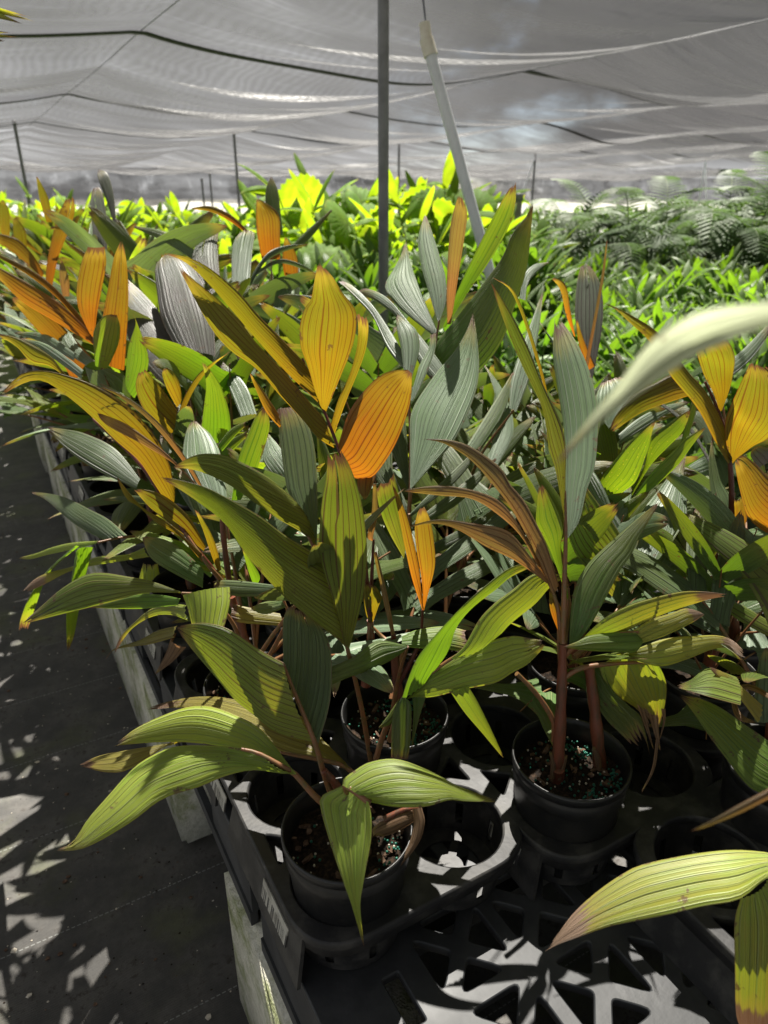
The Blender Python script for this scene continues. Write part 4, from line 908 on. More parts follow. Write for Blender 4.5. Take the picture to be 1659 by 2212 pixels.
hero('silvery palm behind the orange frond, with one broad shiny upright blade', (0.607, 0.871), 1,
 [([(930, 1390, 1.26), (905, 1300, 1.23), (886, 1180, 1.2)], .009, .006)],
 [F(1.15, [
   ('silver', .12, '886,1055 886,953 890,886 936,813 986,753 1013,703 1021,674', '889,1055 936,1003 980,953 1010,893 1030,836 1035,786 1030,726 1022,674', dict(curl=.10, tilt=-.3, d=1.07, lab='broad silvery blade with pale ribs')),
   ('silverdk', .3, '882,1060 846,976 815,900 790,840', '884,1050 879,940 870,880 850,820', dict(tilt=.3, d=1.17)),
   ('silver', .45, '880,806 836,753 806,686 770,646 727,604', '884,786 866,753 836,703 800,653 760,616 728,603', dict(d=1.2, tilt=.4)),
   ('silver', .45, '952,842 906,786 863,696 820,656 790,640 765,632', '965,800 920,740 880,693 836,643 793,623 768,629', dict(d=1.24, tilt=.4, bow=-.02)),
   ('silver', .3, '874,815 866,753 858,715 855,677', '890,815 906,753 900,713 873,690 857,677', dict(d=1.17, curl=.2)),
   ('silver', .3, '886,866 903,796 926,753 930,718', '892,866 920,810 940,753 942,718', dict(d=1.16, curl=.2)),
   ], [(886, 1180, 1.19), (884, 1103, 1.17), (887, 1050, 1.16), (887, 950, 1.16), (884, 880, 1.16), (878, 800, 1.17)]),
  F(1.12, [
   ('silverdk', .3, '885,1110 960,1035 1040,960', '884,1120 985,1040 1045,962', dict(n=3)),
   ('silverdk', .3, '890,1130 980,1060 1075,985', '888,1150 1000,1080 1078,987', dict(n=3)),
   ('silverdk', .4, '880,1120 800,1020 780,960 800,900', '884,1100 850,1020 845,960 810,900', dict(d=1.2)),
   ('silverdk', .2, '885,1200 1000,1140 1080,1090', '885,1215 1010,1165 1085,1092', dict(d=1.18, n=4)),
   ], [(905, 1300, 1.23), (890, 1200, 1.18), (884, 1110, 1.14)]),
 ])

hero('tall grey-green palm with a folded red spear leaf, before the slanting pipe', (0.772, 1.036), 0,
 [([(1000, 1250, 1.46), (985, 1150, 1.42), (965, 950, 1.36)], .009, .006)],
 [F(1.32, [
   ('silver', .25, '942,730 882,682 849,650 831,617 852,578 869,545 875,517', '945,715 921,659 905,617 888,571 876,517', dict(tilt=.3)),
   ('silver', .2, '946,698 927,633 911,578 903,519 917,462', '950,692 963,650 963,601 950,552 931,493 919,462', dict(curl=.14)),
   ('bronze', -.4, '966,700 965,617 973,487 992,415', '974,700 992,584 1009,470 1002,438 993,415', dict(d=1.30, curl=.3, n=5, lab='folded coppery spear leaf')),
   ('green', -.25, '957,705 985,635 1012,575 1054,490 1089,425 1113,391', '962,708 1012,630 1060,560 1094,500 1112,450 1115,391', dict(d=1.31, tilt=-.2, curl=-.1)),
   ('deep', -.15, '940,770 943,740 986,686 1053,600 1086,553 1109,500 1139,465 1152,430', '965,850 1033,803 1083,740 1112,660 1132,603 1142,553 1149,475 1153,430', dict(d=1.28, tilt=-.2, lab='large dark green blade, its edge glowing yellow-green')),
   ('silverdk', .2, '950,780 985,735 1000,690', '960,790 1010,745 1020,700', dict(d=1.36)),
   ], [(965, 950, 1.36), (945, 800, 1.33), (942, 740, 1.32), (949, 692, 1.32)]),
  F(1.3, [
   ('silver', .3, '1100,882 1106,815 1140,715 1173,627', '1115,892 1148,805 1166,700 1174,627', dict(tilt=.2)),
   ('silver', .3, '1122,645 1133,593 1156,570 1188,566', '1135,650 1142,610 1173,576 1189,567', dict()),
   ('silverdk', .3, '1010,960 1060,880 1110,800', '1030,985 1085,900 1115,805', dict()),
   ('silver', .3, '1050,1000 1075,900 1060,820 1040,780', '1075,1005 1110,930 1090,850 1042,780', dict()),
   ('gold', -.2, '1188,905 1165,800 1110,640 1062,598', '1192,905 1172,800 1118,640 1064,596', dict(n=2, d=1.05)),
   ], [(985, 1150, 1.42), (1030, 1000, 1.36), (1110, 885, 1.3)]),
 ])

hero('palm left of the middle with one long golden frond arching left over the aisle', (0.28, 0.918), 1,
 [([(551, 1470, 1.14), (525, 1370, 1.12), (500, 1290, 1.1)], .009, .006), ([(500, 1290, 1.12), (485, 1180, 1.1), (478, 1100, 1.09)], .005, .004)],
 [F(1.06, [
   ('gold', -.1, '372,1104 333,1046 300,996 250,953 200,903 150,860 93,822 50,828 0,856', '378,1050 360,986 317,920 267,870 200,830 143,810 93,800 45,808 0,853', dict(tilt=.3, bow=-.03, lab='long golden blade arching to the left edge, pale at its tip')),
   ('gold', -.1, '200,860 143,816 105,790 67,783 33,746 -10,722', '190,850 140,806 110,770 67,743 27,726 -10,720', dict(tilt=.3, d=1.12)),
   ('bronze', -.1, '433,1055 397,1000 333,920 267,863 207,832', '437,1050 402,990 350,920 283,863 233,840 207,830', dict(tilt=.2, d=1.04, bow=-.02)),
   ('bronze', -.1, '433,1060 377,1003 300,956 233,920 207,892', '431,1052 367,986 317,946 267,913 208,890', dict(tilt=.2, d=1.02)),
   ('silverdk', .2, '295,1055 217,1020 150,976 97,924', '303,1035 250,970 183,936 133,926 98,923', dict(tilt=.3, d=1.12)),
   ('silver', .3, '177,820 127,783 83,750 43,733', '180,800 150,776 100,743 48,730', dict(d=1.16)),
   ], [(500, 1290, 1.11), (467, 1240, 1.09), (420, 1180, 1.07), (370, 1104, 1.06), (300, 1000, 1.05), (200, 905, 1.05)], m='rachisdk', r=(.0045, .0018)),
  F(1.06, [
   ('gold', -.25, '437,1215 391,1161 339,1130 299,1094 273,1078 250,1028', '436,1195 365,1130 312,1099 273,1057 252,1027', dict(tilt=.2)),
   ('gold', -.15, '440,1190 378,1141 326,1099 289,1057', '445,1180 404,1112 352,1070 312,1057 290,1057', dict(d=1.08, tilt=.2)),
   ('deep', -.05, '438,1270 378,1240 326,1206 305,1158', '440,1230 391,1185 352,1164 306,1158', dict(d=1.05, tilt=.2)),
   ('gold', -.3, '470,1235 455,1195 440,1150 420,1100', '478,1230 470,1190 455,1150 425,1100', dict(d=1.09)),
   ], [(500, 1290, 1.11), (475, 1250, 1.08), (445, 1215, 1.06), (400, 1150, 1.06)], m='rachis'),
  F(1.0, [
   ('olive', 0, '390,1281 312,1281 234,1302 182,1315 117,1331 46,1349', '392,1279 326,1255 273,1245 221,1237 182,1242 130,1273 86,1312 46,1347', dict(z=(.76, .69), tilt=.02, bow=.03, curl=.14, lab='broad olive blade over the aisle')),
   ('green', 0, '385,1307 312,1315 247,1315 190,1312', '390,1293 339,1284 286,1286 221,1305 190,1310', dict(z=(.74, .69), tilt=.01)),
   ('lime', 0, '395,1285 405,1315 413,1346 418,1352', '497,1268 497,1300 488,1340 482,1362', dict(z=(.78, .74), tilt=-.002, curl=.14, ragged=0)),
   ('limedry', 0, '406,1341 365,1328 326,1333 286,1357 260,1391 246,1414', '401,1307 365,1305 326,1315 294,1341 260,1375 246,1412', dict(z=(.74, .60), tilt=.008)),
   ('yellow', 0, '375,1377 326,1391 292,1396 247,1404 227,1427', '383,1351 339,1362 299,1383 247,1401 227,1425', dict(z=(.70, .60), tilt=.008)),
   ('dry', 0, '380,1367 365,1404 346,1437 333,1458', '401,1398 372,1430 334,1458', dict(z=(.68, .55), curl=.3)),
   ], [(535, 1440, 1.10), (505, 1350, 1.05), (450, 1290, 1.02), (392, 1281, 1.0)]),
  F(1.05, [
   ('silverdk', .1, '602,1286 529,1289 490,1285 450,1281', '590,1263 514,1254 465,1254 448,1270', dict(ragged=.15, tilt=.5)),
   ('deep', .1, '617,1312 573,1327 541,1316', '612,1295 570,1300 541,1313', dict(tilt=.3)),
   ('yellow', 0, '614,1352 529,1346 494,1338', '605,1325 544,1313 497,1303', dict(tilt=.4)),
   ('green', -.3, '548,1265 535,1230 523,1185', '557,1262 560,1240 525,1184', dict(d=1.1)),
   ], [(570, 1440, 1.12), (620, 1340, 1.06), (610, 1290, 1.05)]),
  F(1.18, [
   ('silver', .3, '440,1085 397,1010 394,975 403,928 418,906', '490,1080 488,1054 476,981 456,940 435,920 420,906', dict(curl=.2, tilt=-.1)),
   ('green', -.2, '500,1080 514,993 535,937 558,887 575,878', '520,1080 558,1005 582,923 574,884', dict(d=1.2)),
   ('silver', .3, '620,1056 573,1005 570,966 574,940', '620,990 600,960 588,946 578,935', dict(d=1.2)),
   ('silverdk', .2, '470,1210 430,1130 400,1060 400,1010', '490,1180 480,1100 470,1050 460,1010', dict(d=1.22)),
   ('green', .2, '470,960 500,925 533,910', '480,975 510,940 533,918', dict(d=1.2)),
   ], [(530, 1380, 1.13), (505, 1220, 1.18), (480, 1080, 1.18)]),
 ])

hero('palm with long thin blades drooping over the aisle at the far left', (0.28, 1.29), 0,
 [([(414, 1270, 1.44), (400, 1200, 1.42), (392, 1130, 1.4)], .009, .007)],
 [F(1.28, [
   ('silverdk', 0, '227,1169 169,1138 130,1107 96,1078 62,1064', '273,1156 234,1122 195,1101 143,1075 99,1065 62,1063', dict(z=(.72, .74), tilt=.015, curl=.1, lab='grey-green blade pointing at the aisle')),
   ('limedry', 0, '323,1203 260,1213 208,1221 151,1234 104,1258 73,1273 46,1282', '312,1182 273,1198 208,1203 156,1224 104,1237 73,1252 46,1280', dict(z=(.74, .62), tilt=.008, curl=.2)),
   ('lime', 0, '208,1174 156,1187 104,1198 65,1208 39,1206', '214,1168 156,1172 112,1182 78,1195 39,1205', dict(z=(.70, .60), tilt=.006)),
   ('green', 0, '167,1203 154,1260 143,1325 145,1409', '200,1182 187,1234 169,1325 159,1377 146,1409', dict(z=(.70, .42), tilt=-.01, curl=.15)),
   ('green', 0, '161,1182 104,1234 65,1286 44,1338 40,1367', '170,1180 117,1224 94,1260 73,1320 57,1364', dict(z=(.70, .36), tilt=-.01)),
   ], [(405, 1230, 1.42), (350, 1165, 1.35), (273, 1160, 1.30), (210, 1172, 1.27)]),
  F(1.36, [
   ('lime', 0, '290,1310 300,1250 310,1215', '330,1310 345,1260 340,1215', dict(z=(.60, .70), tilt=.0)),
   ('silverdk', .2, '400,1130 340,1095 280,1085 220,1080', '395,1115 340,1080 280,1070 222,1078', dict()),
   ], 'auto'),
 ])

hero('tall orange-stemmed palm at the right edge with amber backlit blades', (1.10, 0.65), 0,
 [([(1590, 1385, 1.28), (1578, 1290, 1.24), (1574, 1242, 1.22)], .010, .008)],
 [F(1.15, [
   ('gold', -.2, '1579,1010 1544,951 1506,880 1448,810 1406,740 1356,693 1325,664 1290,652', '1570,951 1554,895 1518,835 1493,810 1426,723 1373,686 1323,660 1290,650', dict(tilt=.2)),
   ('gold', -.4, '1555,890 1541,848 1521,810 1503,753 1508,743 1522,738', '1560,885 1576,843 1584,810 1588,770 1573,736 1553,724', dict(ragged=.1)),
   ('gold', -.35, '1577,1006 1566,923 1581,873 1606,817 1622,780', '1586,994 1632,961 1659,948 1705,900 1690,820 1650,788', dict(tilt=-.2, lab='broad amber blade cut by the right edge')),
   ('orange', -.3, '1690,1165 1644,1144 1614,1112 1599,1061 1591,1024 1587,995', '1705,1062 1659,1029 1639,1009 1614,988 1600,984 1590,987', dict(d=1.05, curl=.15, lab='bright orange blade bending forward')),
   ('orange', -.3, '1583,1170 1586,1110 1587,1078', '1586,1165 1614,1124 1606,1074 1597,1080', dict()),
   ('silverdk', .15, '1576,1190 1554,1162 1541,1099 1531,1011 1537,944', '1580,1140 1577,1074 1557,1036 1542,973 1538,944', dict(tilt=.2)),
   ], [(1574, 1242, 1.22), (1580, 1124, 1.18), (1579, 1024, 1.16), (1569, 948, 1.15), (1551, 885, 1.15), (1523, 825, 1.14)], m='rachisdk', r=(.0065, .002)),
  F(1.16, [
   ('olive', 0, '1670,1380 1600,1342 1555,1310 1515,1295', '1670,1345 1600,1305 1555,1290 1517,1293', dict(z=(.80, .86), tilt=.01)),
   ('silver', 0, '1480,1340 1540,1369 1575,1376', '1500,1300 1550,1306 1570,1340 1577,1372', dict(z=(.80, .78), tilt=.01)),
   ('limedry', -.1, '1690,1230 1655,1215 1610,1203 1600,1196', '1690,1280 1660,1245 1620,1212 1602,1198', dict(d=1.1)),
   ('olive', .1, '1700,1330 1650,1310 1600,1260 1545,1200', '1700,1270 1650,1240 1600,1210 1547,1199', dict(d=1.12)),
   ('dry', .1, '1465,1262 1490,1240 1520,1225', '1500,1275 1535,1255 1540,1225', dict(d=1.2, ragged=.2)),
   ], [(1590, 1385, 1.26), (1600, 1370, 1.2), (1640, 1365, 1.17)]),
  F(1.2, [
   ('silver', .2, '1545,800 1600,760 1659,700', '1560,830 1620,780 1664,720', dict(d=1.3)),
   ('purple', .2, '1640,1010 1622,985 1625,970', '1690,1000 1670,975 1640,962', dict(d=1.1, curl=.3)),
   ], 'auto'),
 ])

hero('palm right of the fertilised pot with spotted green blades', (0.94, 0.755), 0,
 [([(1430, 1370, 1.3), (1400, 1290, 1.27), (1370, 1200, 1.24)], .009, .006)],
 [F(1.2, [
   ('spotted', -.25, '1275,1075 1305,1024 1355,961 1393,928 1417,906', '1310,1098 1343,1066 1373,1041 1393,991 1403,961 1408,936 1418,906', dict(curl=.12, lab='green blade speckled with yellow dots')),
   ('spotted', -.2, '1365,1055 1393,1001 1405,946 1443,916 1468,898 1493,884', '1365,1070 1405,1006 1443,966 1476,931 1494,884', dict(d=1.22)),
   ('green', -.1, '1363,1082 1405,1024 1456,973 1481,946 1525,922', '1370,1085 1418,1049 1468,1001 1493,966 1526,922', dict(d=1.2)),
   ('deep', -.1, '1470,960 1480,920 1490,880 1501,855', '1485,950 1498,910 1505,880 1503,855', dict(d=1.2)),
   ('silver', .3, '1300,1140 1320,1100 1345,1066 1361,1042', '1330,1150 1355,1110 1364,1075 1363,1042', dict(d=1.16)),
   ], [(1370, 1200, 1.24), (1340, 1130, 1.22), (1330, 1085, 1.21), (1365, 1060, 1.21)]),
  F(1.3, [
   ('gold', -.1, '1508,850 1483,857 1443,870 1393,888 1355,911 1318,938', '1510,823 1456,808 1418,825 1368,853 1330,898 1316,930', dict(tilt=.4, bow=-.02)),
   ('silver', .3, '1315,925 1297,898 1287,860 1300,825', '1325,918 1355,873 1378,835 1343,813', dict(d=1.34)),
   ('silver', .3, '1335,962 1393,926 1443,893 1493,870', '1337,938 1380,903 1430,878 1490,864', dict(d=1.32, tilt=.4)),
   ('purple', .2, '1572,1085 1520,980 1470,910 1380,842', '1577,1080 1528,980 1478,905 1382,840', dict(n=3, d=1.22)),
   ('silverdk', .3, '1560,1060 1530,980 1500,920 1440,880', '1600,1010 1570,960 1530,900 1450,870', dict(d=1.36)),
   ('silver', .3, '1480,1040 1520,1030 1560,1015', '1475,1015 1515,990 1560,975', dict(d=1.34)),
   ], [(1400, 1290, 1.29), (1440, 1100, 1.32), (1510, 860, 1.3)]),
 ])

hero('palm at the lower right edge with drooping torn green blade and a dry curl', (0.855, 0.380), 1,
 [([(1662, 1650, 1.05), (1670, 1560, 1.03), (1675, 1480, 1.0)], .010, .008)],
 [F(.9, [
   ('green', 0, '1720,1745 1638,1711 1613,1694 1565,1633 1528,1584 1491,1530 1465,1502', '1720,1650 1659,1598 1613,1567 1560,1530 1513,1509 1466,1499', dict(z=(.70, .80), tilt=.02, ragged=.08, curl=.1, lab='broad torn blade crossing the right edge')),
   ('olive', 0, '1600,1522 1540,1506 1504,1496 1460,1485', '1585,1462 1528,1445 1491,1469 1458,1483', dict(z=(.82, .84), tilt=-.01, ragged=.08)),
   ('yellow', 0, '1638,1560 1589,1496 1560,1472 1531,1442', '1645,1520 1601,1481 1577,1459 1550,1446 1531,1440', dict(z=(.78, .85), tilt=.005)),
   ('dry', 0, '1665,1512 1636,1496 1611,1489 1597,1498 1592,1515 1598,1536 1612,1549 1638,1561', '1665,1500 1638,1484 1611,1476 1588,1487 1580,1513 1587,1544 1604,1559 1638,1563', dict(z=(.80, .76), n=3)),
   ('silverdk', 0, '1630,1560 1632,1490 1640,1430 1655,1395', '1665,1560 1668,1490 1665,1430 1657,1395', dict(z=(.74, .84), tilt=.0)),
   ], 'auto'),
 ])

hero('palm just beyond the right edge reaching blades into the photo close to the lens', (0.82, 0.03), 0, [],
 [F(.70, [
   ('limedry', 0, '1720,1888 1659,1896 1599,1942 1523,1956 1439,1976 1373,1989 1306,2004 1239,2029 1206,2039 1174,2058', '1720,1862 1680,1846 1639,1838 1573,1835 1489,1845 1389,1866 1346,1886 1289,1926 1239,1972 1206,2016 1174,2056', dict(z=(.78, .71), tilt=.008, bow=.015, curl=.1, lab='large yellow-green blade at lower right, brown patch at its edge')),
   ('limedry', 0, '1602,1940 1589,1992 1589,2092 1591,2192 1605,2230', '1659,1896 1705,1960 1710,2090 1705,2200 1690,2250', dict(z=(.76, .60), tilt=.0, curl=.12, lab='hanging yellow-green blade in the lower right corner')),
   ], 'auto'),
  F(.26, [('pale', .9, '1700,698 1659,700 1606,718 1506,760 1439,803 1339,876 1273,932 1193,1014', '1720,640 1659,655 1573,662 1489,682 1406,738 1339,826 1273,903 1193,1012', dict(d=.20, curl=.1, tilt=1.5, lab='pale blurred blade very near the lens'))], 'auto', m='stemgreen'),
  F(.42, [('bronze', 0, '1720,1670 1659,1705 1600,1737 1530,1776 1489,1796', '1720,1702 1659,1728 1600,1757 1530,1785 1489,1797', dict(d=.45, n=3, lab='thin blurred bronze strip at the right edge'))], 'auto'),
 ])

hero('palm at the left with a fan of fiery orange backlit blades', (0.28, 1.62), 0,
 [([(335, 1145, 1.70), (300, 1000, 1.64), (245, 860, 1.58)], .009, .006)],
 [F(1.55, [
   ('orange', -.1, '202,745 114,692 49,653 0,606 -30,590', '197,718 130,656 65,614 0,578 -30,560', dict(tilt=.2)),
   ('orange', -.15, '197,728 130,650 65,597 0,558 -30,540', '195,712 169,676 114,617 59,578 0,549 -30,530', dict(tilt=.2, d=1.56)),
   ('orange', -.4, '197,728 169,666 166,617 176,565 190,533', '205,728 209,682 221,617 229,571 226,533', dict(curl=.14, ragged=0, lab='upright orange blade, left')),
   ('orange', -.4, '216,780 221,689 234,617 247,552 263,517', '268,800 272,741 277,650 275,584 270,545 264,517', dict(curl=.1, d=1.56)),
   ('orange', -.2, '160,830 120,760 60,690 20,640', '195,770 150,720 80,655 25,640', dict(d=1.6)),
   ], [(245, 860, 1.58), (215, 780, 1.56), (198, 725, 1.55), (190, 690, 1.55)], m='rachis'),
  F(1.5, [
   ('green', -.4, '205,790 202,747 202,715 221,685 241,679', '232,796 254,747 259,708 252,680', dict(curl=.14, ragged=0)),
   ('green', -.4, '270,825 272,790 277,747 293,698 285,675', '290,860 309,828 321,780 312,741 299,705 286,675', dict(curl=.14)),
   ('silver', .4, '186,790 140,757 117,715 91,689', '205,780 170,747 148,715 110,690', dict()),
   ('silver', .5, '182,790 200,840 240,880', '230,795 275,819 285,875', dict(curl=.2)),
   ('silver', .3, '160,780 90,740 30,720', '165,765 100,722 32,716', dict()),
   ], 'auto'),
 ], group='flame palms on the bench')
hero('palm further left with two tall orange blades beneath the far post', (0.28, 2.28), 0, [],
 [F(2.15, [
   ('orange', -.3, '98,610 101,568 114,503 127,461 146,422', '112,620 127,552 153,487 161,454 159,422', dict(curl=.14, lab='tall orange blade')),
   ('orange', -.1, '91,600 49,562 16,536 -20,515', '95,590 72,552 42,519 20,510 -20,500', dict()),
   ('gold', -.2, '222,600 195,540 150,500 103,495', '232,600 205,530 155,490 105,490', dict(bow=-.02)),
   ('bronze', -.3, '135,640 128,600 130,560', '150,640 148,600 134,560', dict()),
   ], 'auto'),
  F(2.2, [
   ('purple', 0, '205,580 200,500 195,430 205,400', '228,585 232,500 222,420 207,400', dict(lab='grey-purple upright blade')),
   ('purple', -.1, '250,500 232,440 213,390 210,366', '252,490 245,420 232,375 211,366', dict(lab='dark folded blade standing above the orange ones')),
   ('gold', -.2, '100,480 85,430 78,380', '112,480 105,430 80,380', dict()),
   ('gold', -.2, '40,560 28,500 30,470', '58,560 55,500 32,468', dict()),
   ('gold', -.2, '0,500 -5,450 5,430', '20,520 20,460 7,430', dict()),
   ('green', -.1, '215,660 240,610 262,560', '235,665 255,620 264,560', dict()),
   ], 'auto'),
 ], group='flame palms on the bench')
hero('palm left of the middle with grey-purple drooping blades and a golden curled leaf', (0.445, 1.32), 0,
 [([(560, 1230, 1.53), (500, 1120, 1.5), (460, 1020, 1.46)], .009, .006)],
 [F(1.55, [
   ('purple', .3, '398,780 352,698 339,633 335,578 352,556', '465,770 460,690 439,617 407,568 374,552', dict(curl=.25, ragged=0, lab='broad grey-purple blade bending over at its top')),
   ('purple', .3, '390,864 319,796 277,731 268,682', '396,775 345,676 309,633 272,600', dict(tilt=.4, d=1.56)),
   ('silver', .3, '404,826 388,800 386,780', '438,853 432,803 424,773', dict(d=1.45, curl=.3)),
   ], [(460, 1020, 1.48), (420, 900, 1.5), (396, 790, 1.54)], m='rachis'),
  F(1.38, [
   ('gold', -.4, '368,946 317,896 293,840 300,800', '382,885 350,840 327,813 311,796', dict(curl=.2)),
   ('gold', -.4, '382,880 363,846 350,813 353,796', '394,860 387,826 373,803 358,793', dict(curl=.2)),
   ('gold', -.2, '378,912 400,853 433,803 493,763', '386,915 417,846 450,800 500,755', dict(d=1.4)),
   ('olive', 0, '475,880 433,810 420,760', '495,870 470,800 425,755', dict(d=1.5)),
   ], [(460, 1020, 1.44), (400, 990, 1.4), (372, 945, 1.38), (385, 880, 1.38)]),
  F(1.42, [
   ('green', -.3, '430,960 440,880 445,830 436,780', '500,950 495,890 475,830 438,780', dict()),
   ('silver', .3, '520,900 495,840 475,790', '555,895 530,830 480,780', dict()),
   ('green', .1, '440,1000 480,960 535,930', '445,1012 490,985 536,940', dict()),
   ], 'auto'),
 ], group='flame palms on the bench')
hero('palm behind the middle with grey drooping blades and two orange upright ones', (0.607, 1.60), 0, [],
 [F(1.85, [
   ('purple', .3, '445,650 422,600 415,550 440,500', '480,650 475,600 470,530 473,495', dict(curl=.2)),
   ('silver', .3, '500,660 500,600 502,530 520,500', '540,600 545,540 550,505 540,497', dict(curl=.2, lab='silvery blade folding over')),
   ('silver', .4, '540,620 570,570 610,545 665,530', '545,590 580,545 620,530 668,527', dict(bow=-.03)),
   ('silver', .3, '545,600 600,570 650,580 690,600', '550,590 600,560 650,570 692,596', dict()),
   ('silverdk', .2, '415,560 350,520 285,490', '420,540 355,500 286,487', dict()),
   ('silver', .3, '575,720 590,660 600,620 625,610', '600,720 615,660 630,630 640,612', dict()),
   ], 'auto'),
  F(2.0, [
   ('orange', -.2, '565,560 555,500 553,450 555,428', '605,560 605,510 600,460 558,428', dict(curl=.15, lab='orange blade with a slanting top')),
   ('orange', -.2, '540,510 500,480 455,457 412,452', '538,500 500,465 455,445 414,449', dict()),
   ('orange', -.2, '615,600 610,560 615,510', '645,600 640,550 617,510', dict()),
   ('deep', .1, '590,500 575,450 574,410 585,380', '612,510 605,450 600,410 586,380', dict()),
   ('deep', .1, '620,540 660,500 718,450', '625,555 670,515 720,452', dict()),
   ], 'auto'),
 ], group='flame palms on the bench')
hero('palm at right with a blackish needle-like spear and a dull purple upright blade', (0.94, 1.12), 0,
 [([(1255, 1120, 1.6), (1262, 1000, 1.56), (1266, 880, 1.5)], .008, .006)],
 [F(1.45, [
   ('purple', .0, '1262,800 1243,693 1246,613 1256,573 1262,570', '1280,820 1299,720 1303,653 1293,603 1272,570', dict(curl=.15, lab='dull grey-purple upright blade')),
   ('orange', -.3, '1270,800 1250,740 1244,690', '1286,790 1262,735 1247,690', dict(d=1.42)),
   ('bronze', -.1, '1262,795 1282,690 1300,590 1311,512', '1270,795 1289,690 1306,590 1313,512', dict(d=1.38, n=2, curl=.5, lab='blackish needle-like spear')),
   ('orange', -.3, '1239,725 1223,680 1210,625 1189,599', '1243,728 1232,670 1222,615 1192,597', dict(d=1.45)),
   ('silver', .3, '1255,800 1200,740 1160,690', '1260,830 1215,780 1165,692', dict(d=1.5)),
   ], [(1266, 880, 1.5), (1266, 830, 1.47), (1267, 795, 1.45)], m='rachisdk'),
 ], group='flame palms on the bench')
# ================================================================== MORE FLAME PALMS ON THE BENCH
def world_blade(mb, rnd, base0, base1, dirv, length, width, droop, mi=0, ragged=0.05, nr=None, NRW=16, tipw=0.0, curl=0.1):
    """blade attached along base0->base1, heading along dirv and drooping under its own weight"""
    dirv = dirv.normalized(); side = (base1-base0); bl = max(side.length, 1e-4); sidn = side/bl
    A = []; B = []; p = Vector((0, 0, 0)); d = dirv.copy(); st = length/(NRW-1)
    for i in range(NRW):
        v = i/(NRW-1)
        prof = (math.sin(math.pi*min(1.0, v*0.93+0.06))**0.7) if v < 1 else 0.0
        w = max(width*prof*(1-0.35*v), bl*(1-v)**2*0.9, tipw*(v < 1))
        c = (base0+base1)/2 + p
        sd = (sidn - d*sidn.dot(d)).normalized()
        A.append(c - sd*w/2); B.append(c + sd*w/2)
        d = (d + Vector((0, 0, -1))*droop*st).normalized(); p = p + d*st
    A = np.array([tuple(q) for q in A]); B = np.array([tuple(q) for q in B])
    sheet(mb, A, B, nr or max(3, int(width/0.009)), curl, 0.10, ragged, mi, rnd, refdir=np.array([0, 0, 1.0]))
def frond_mb(rnd, start, az, elev, plen, rlen, droop, npair, blen, bwid, spread=0.75):
    mb = MB(); d = Vector((math.cos(az)*math.cos(elev), math.sin(az)*math.cos(elev), math.sin(elev)))
    p = Vector(start); path = [p.copy()]; n1, n2 = 6, 8; tang = []
    for i in range(n1): d = (d+Vector((0, 0, -1))*droop*0.5*plen/n1).normalized(); p = p+d*plen/n1; path.append(p.copy())
    k0 = len(path)-1
    for i in range(n2): d = (d+Vector((0, 0, -1))*droop*rlen/n2*1.4).normalized(); p = p+d*rlen/n2; path.append(p.copy())
    mb.tube(path, list(np.linspace(0.004, 0.0015, len(path))), 6, 1)
    for s in (-1, 1):
        for q in range(npair):
            i0 = k0+int(n2*q/npair); i1 = k0+int(n2*(q+0.9)/npair)
            b0, b1 = path[i0], path[min(i1, len(path)-1)]
            t = (path[min(i1, len(path)-1)]-path[i0]).normalized()
            lat = t.cross(Vector((0, 0, 1))).normalized()*s; upv = lat.cross(t)*s
            ang = spread*(1-0.45*q/npair)*rnd.uniform(0.85, 1.15)
            dv = t*math.cos(ang)+lat*math.sin(ang)+upv*rnd.uniform(0.0, 0.35)
            world_blade(mb, rnd, b0, b1, dv, blen*rnd.uniform(0.8, 1.1)*(1-0.2*q/npair), bwid*rnd.uniform(0.75, 1.1), rnd.uniform(0.8, 2.6), 0, rnd.uniform(0.02, 0.12))
    return mb
def palm_proto(seed, mats, n=10, size=1.0):
    rnd = random.Random(seed); t = empty('flame_palm', (0, 0, 0), None, 'palm', 'flame palms on the bench')
    pot(t, 0)
    mb = MB(); mb.tube([(0.0, 0, 0.12), (0.006, 0.004, 0.2), (0.004, 0.01, 0.30*size)], [0.011, 0.010, 0.007], 10); mb.build('stem', MT['stem'], t)
    for i in range(n):
        az = i*2.4+rnd.uniform(-.4, .4); f = i/(n-1)
        el = R(22+60*f+rnd.uniform(-8, 8)); pl = (0.12+0.16*f)*size; rl = rnd.uniform(.11, .17)*size
        mb = frond_mb(rnd, (0.004, 0.008, 0.20+0.10*f*size), az, el, pl, rl, 2.0*(1-f)+0.3, rnd.choice((1, 2, 2)), rnd.uniform(.24, .34)*size, rnd.uniform(.052, .09)*size)
        o = mb.build('frond', [LM[mats[i % len(mats)]], MT['rachis']], t)
    return t
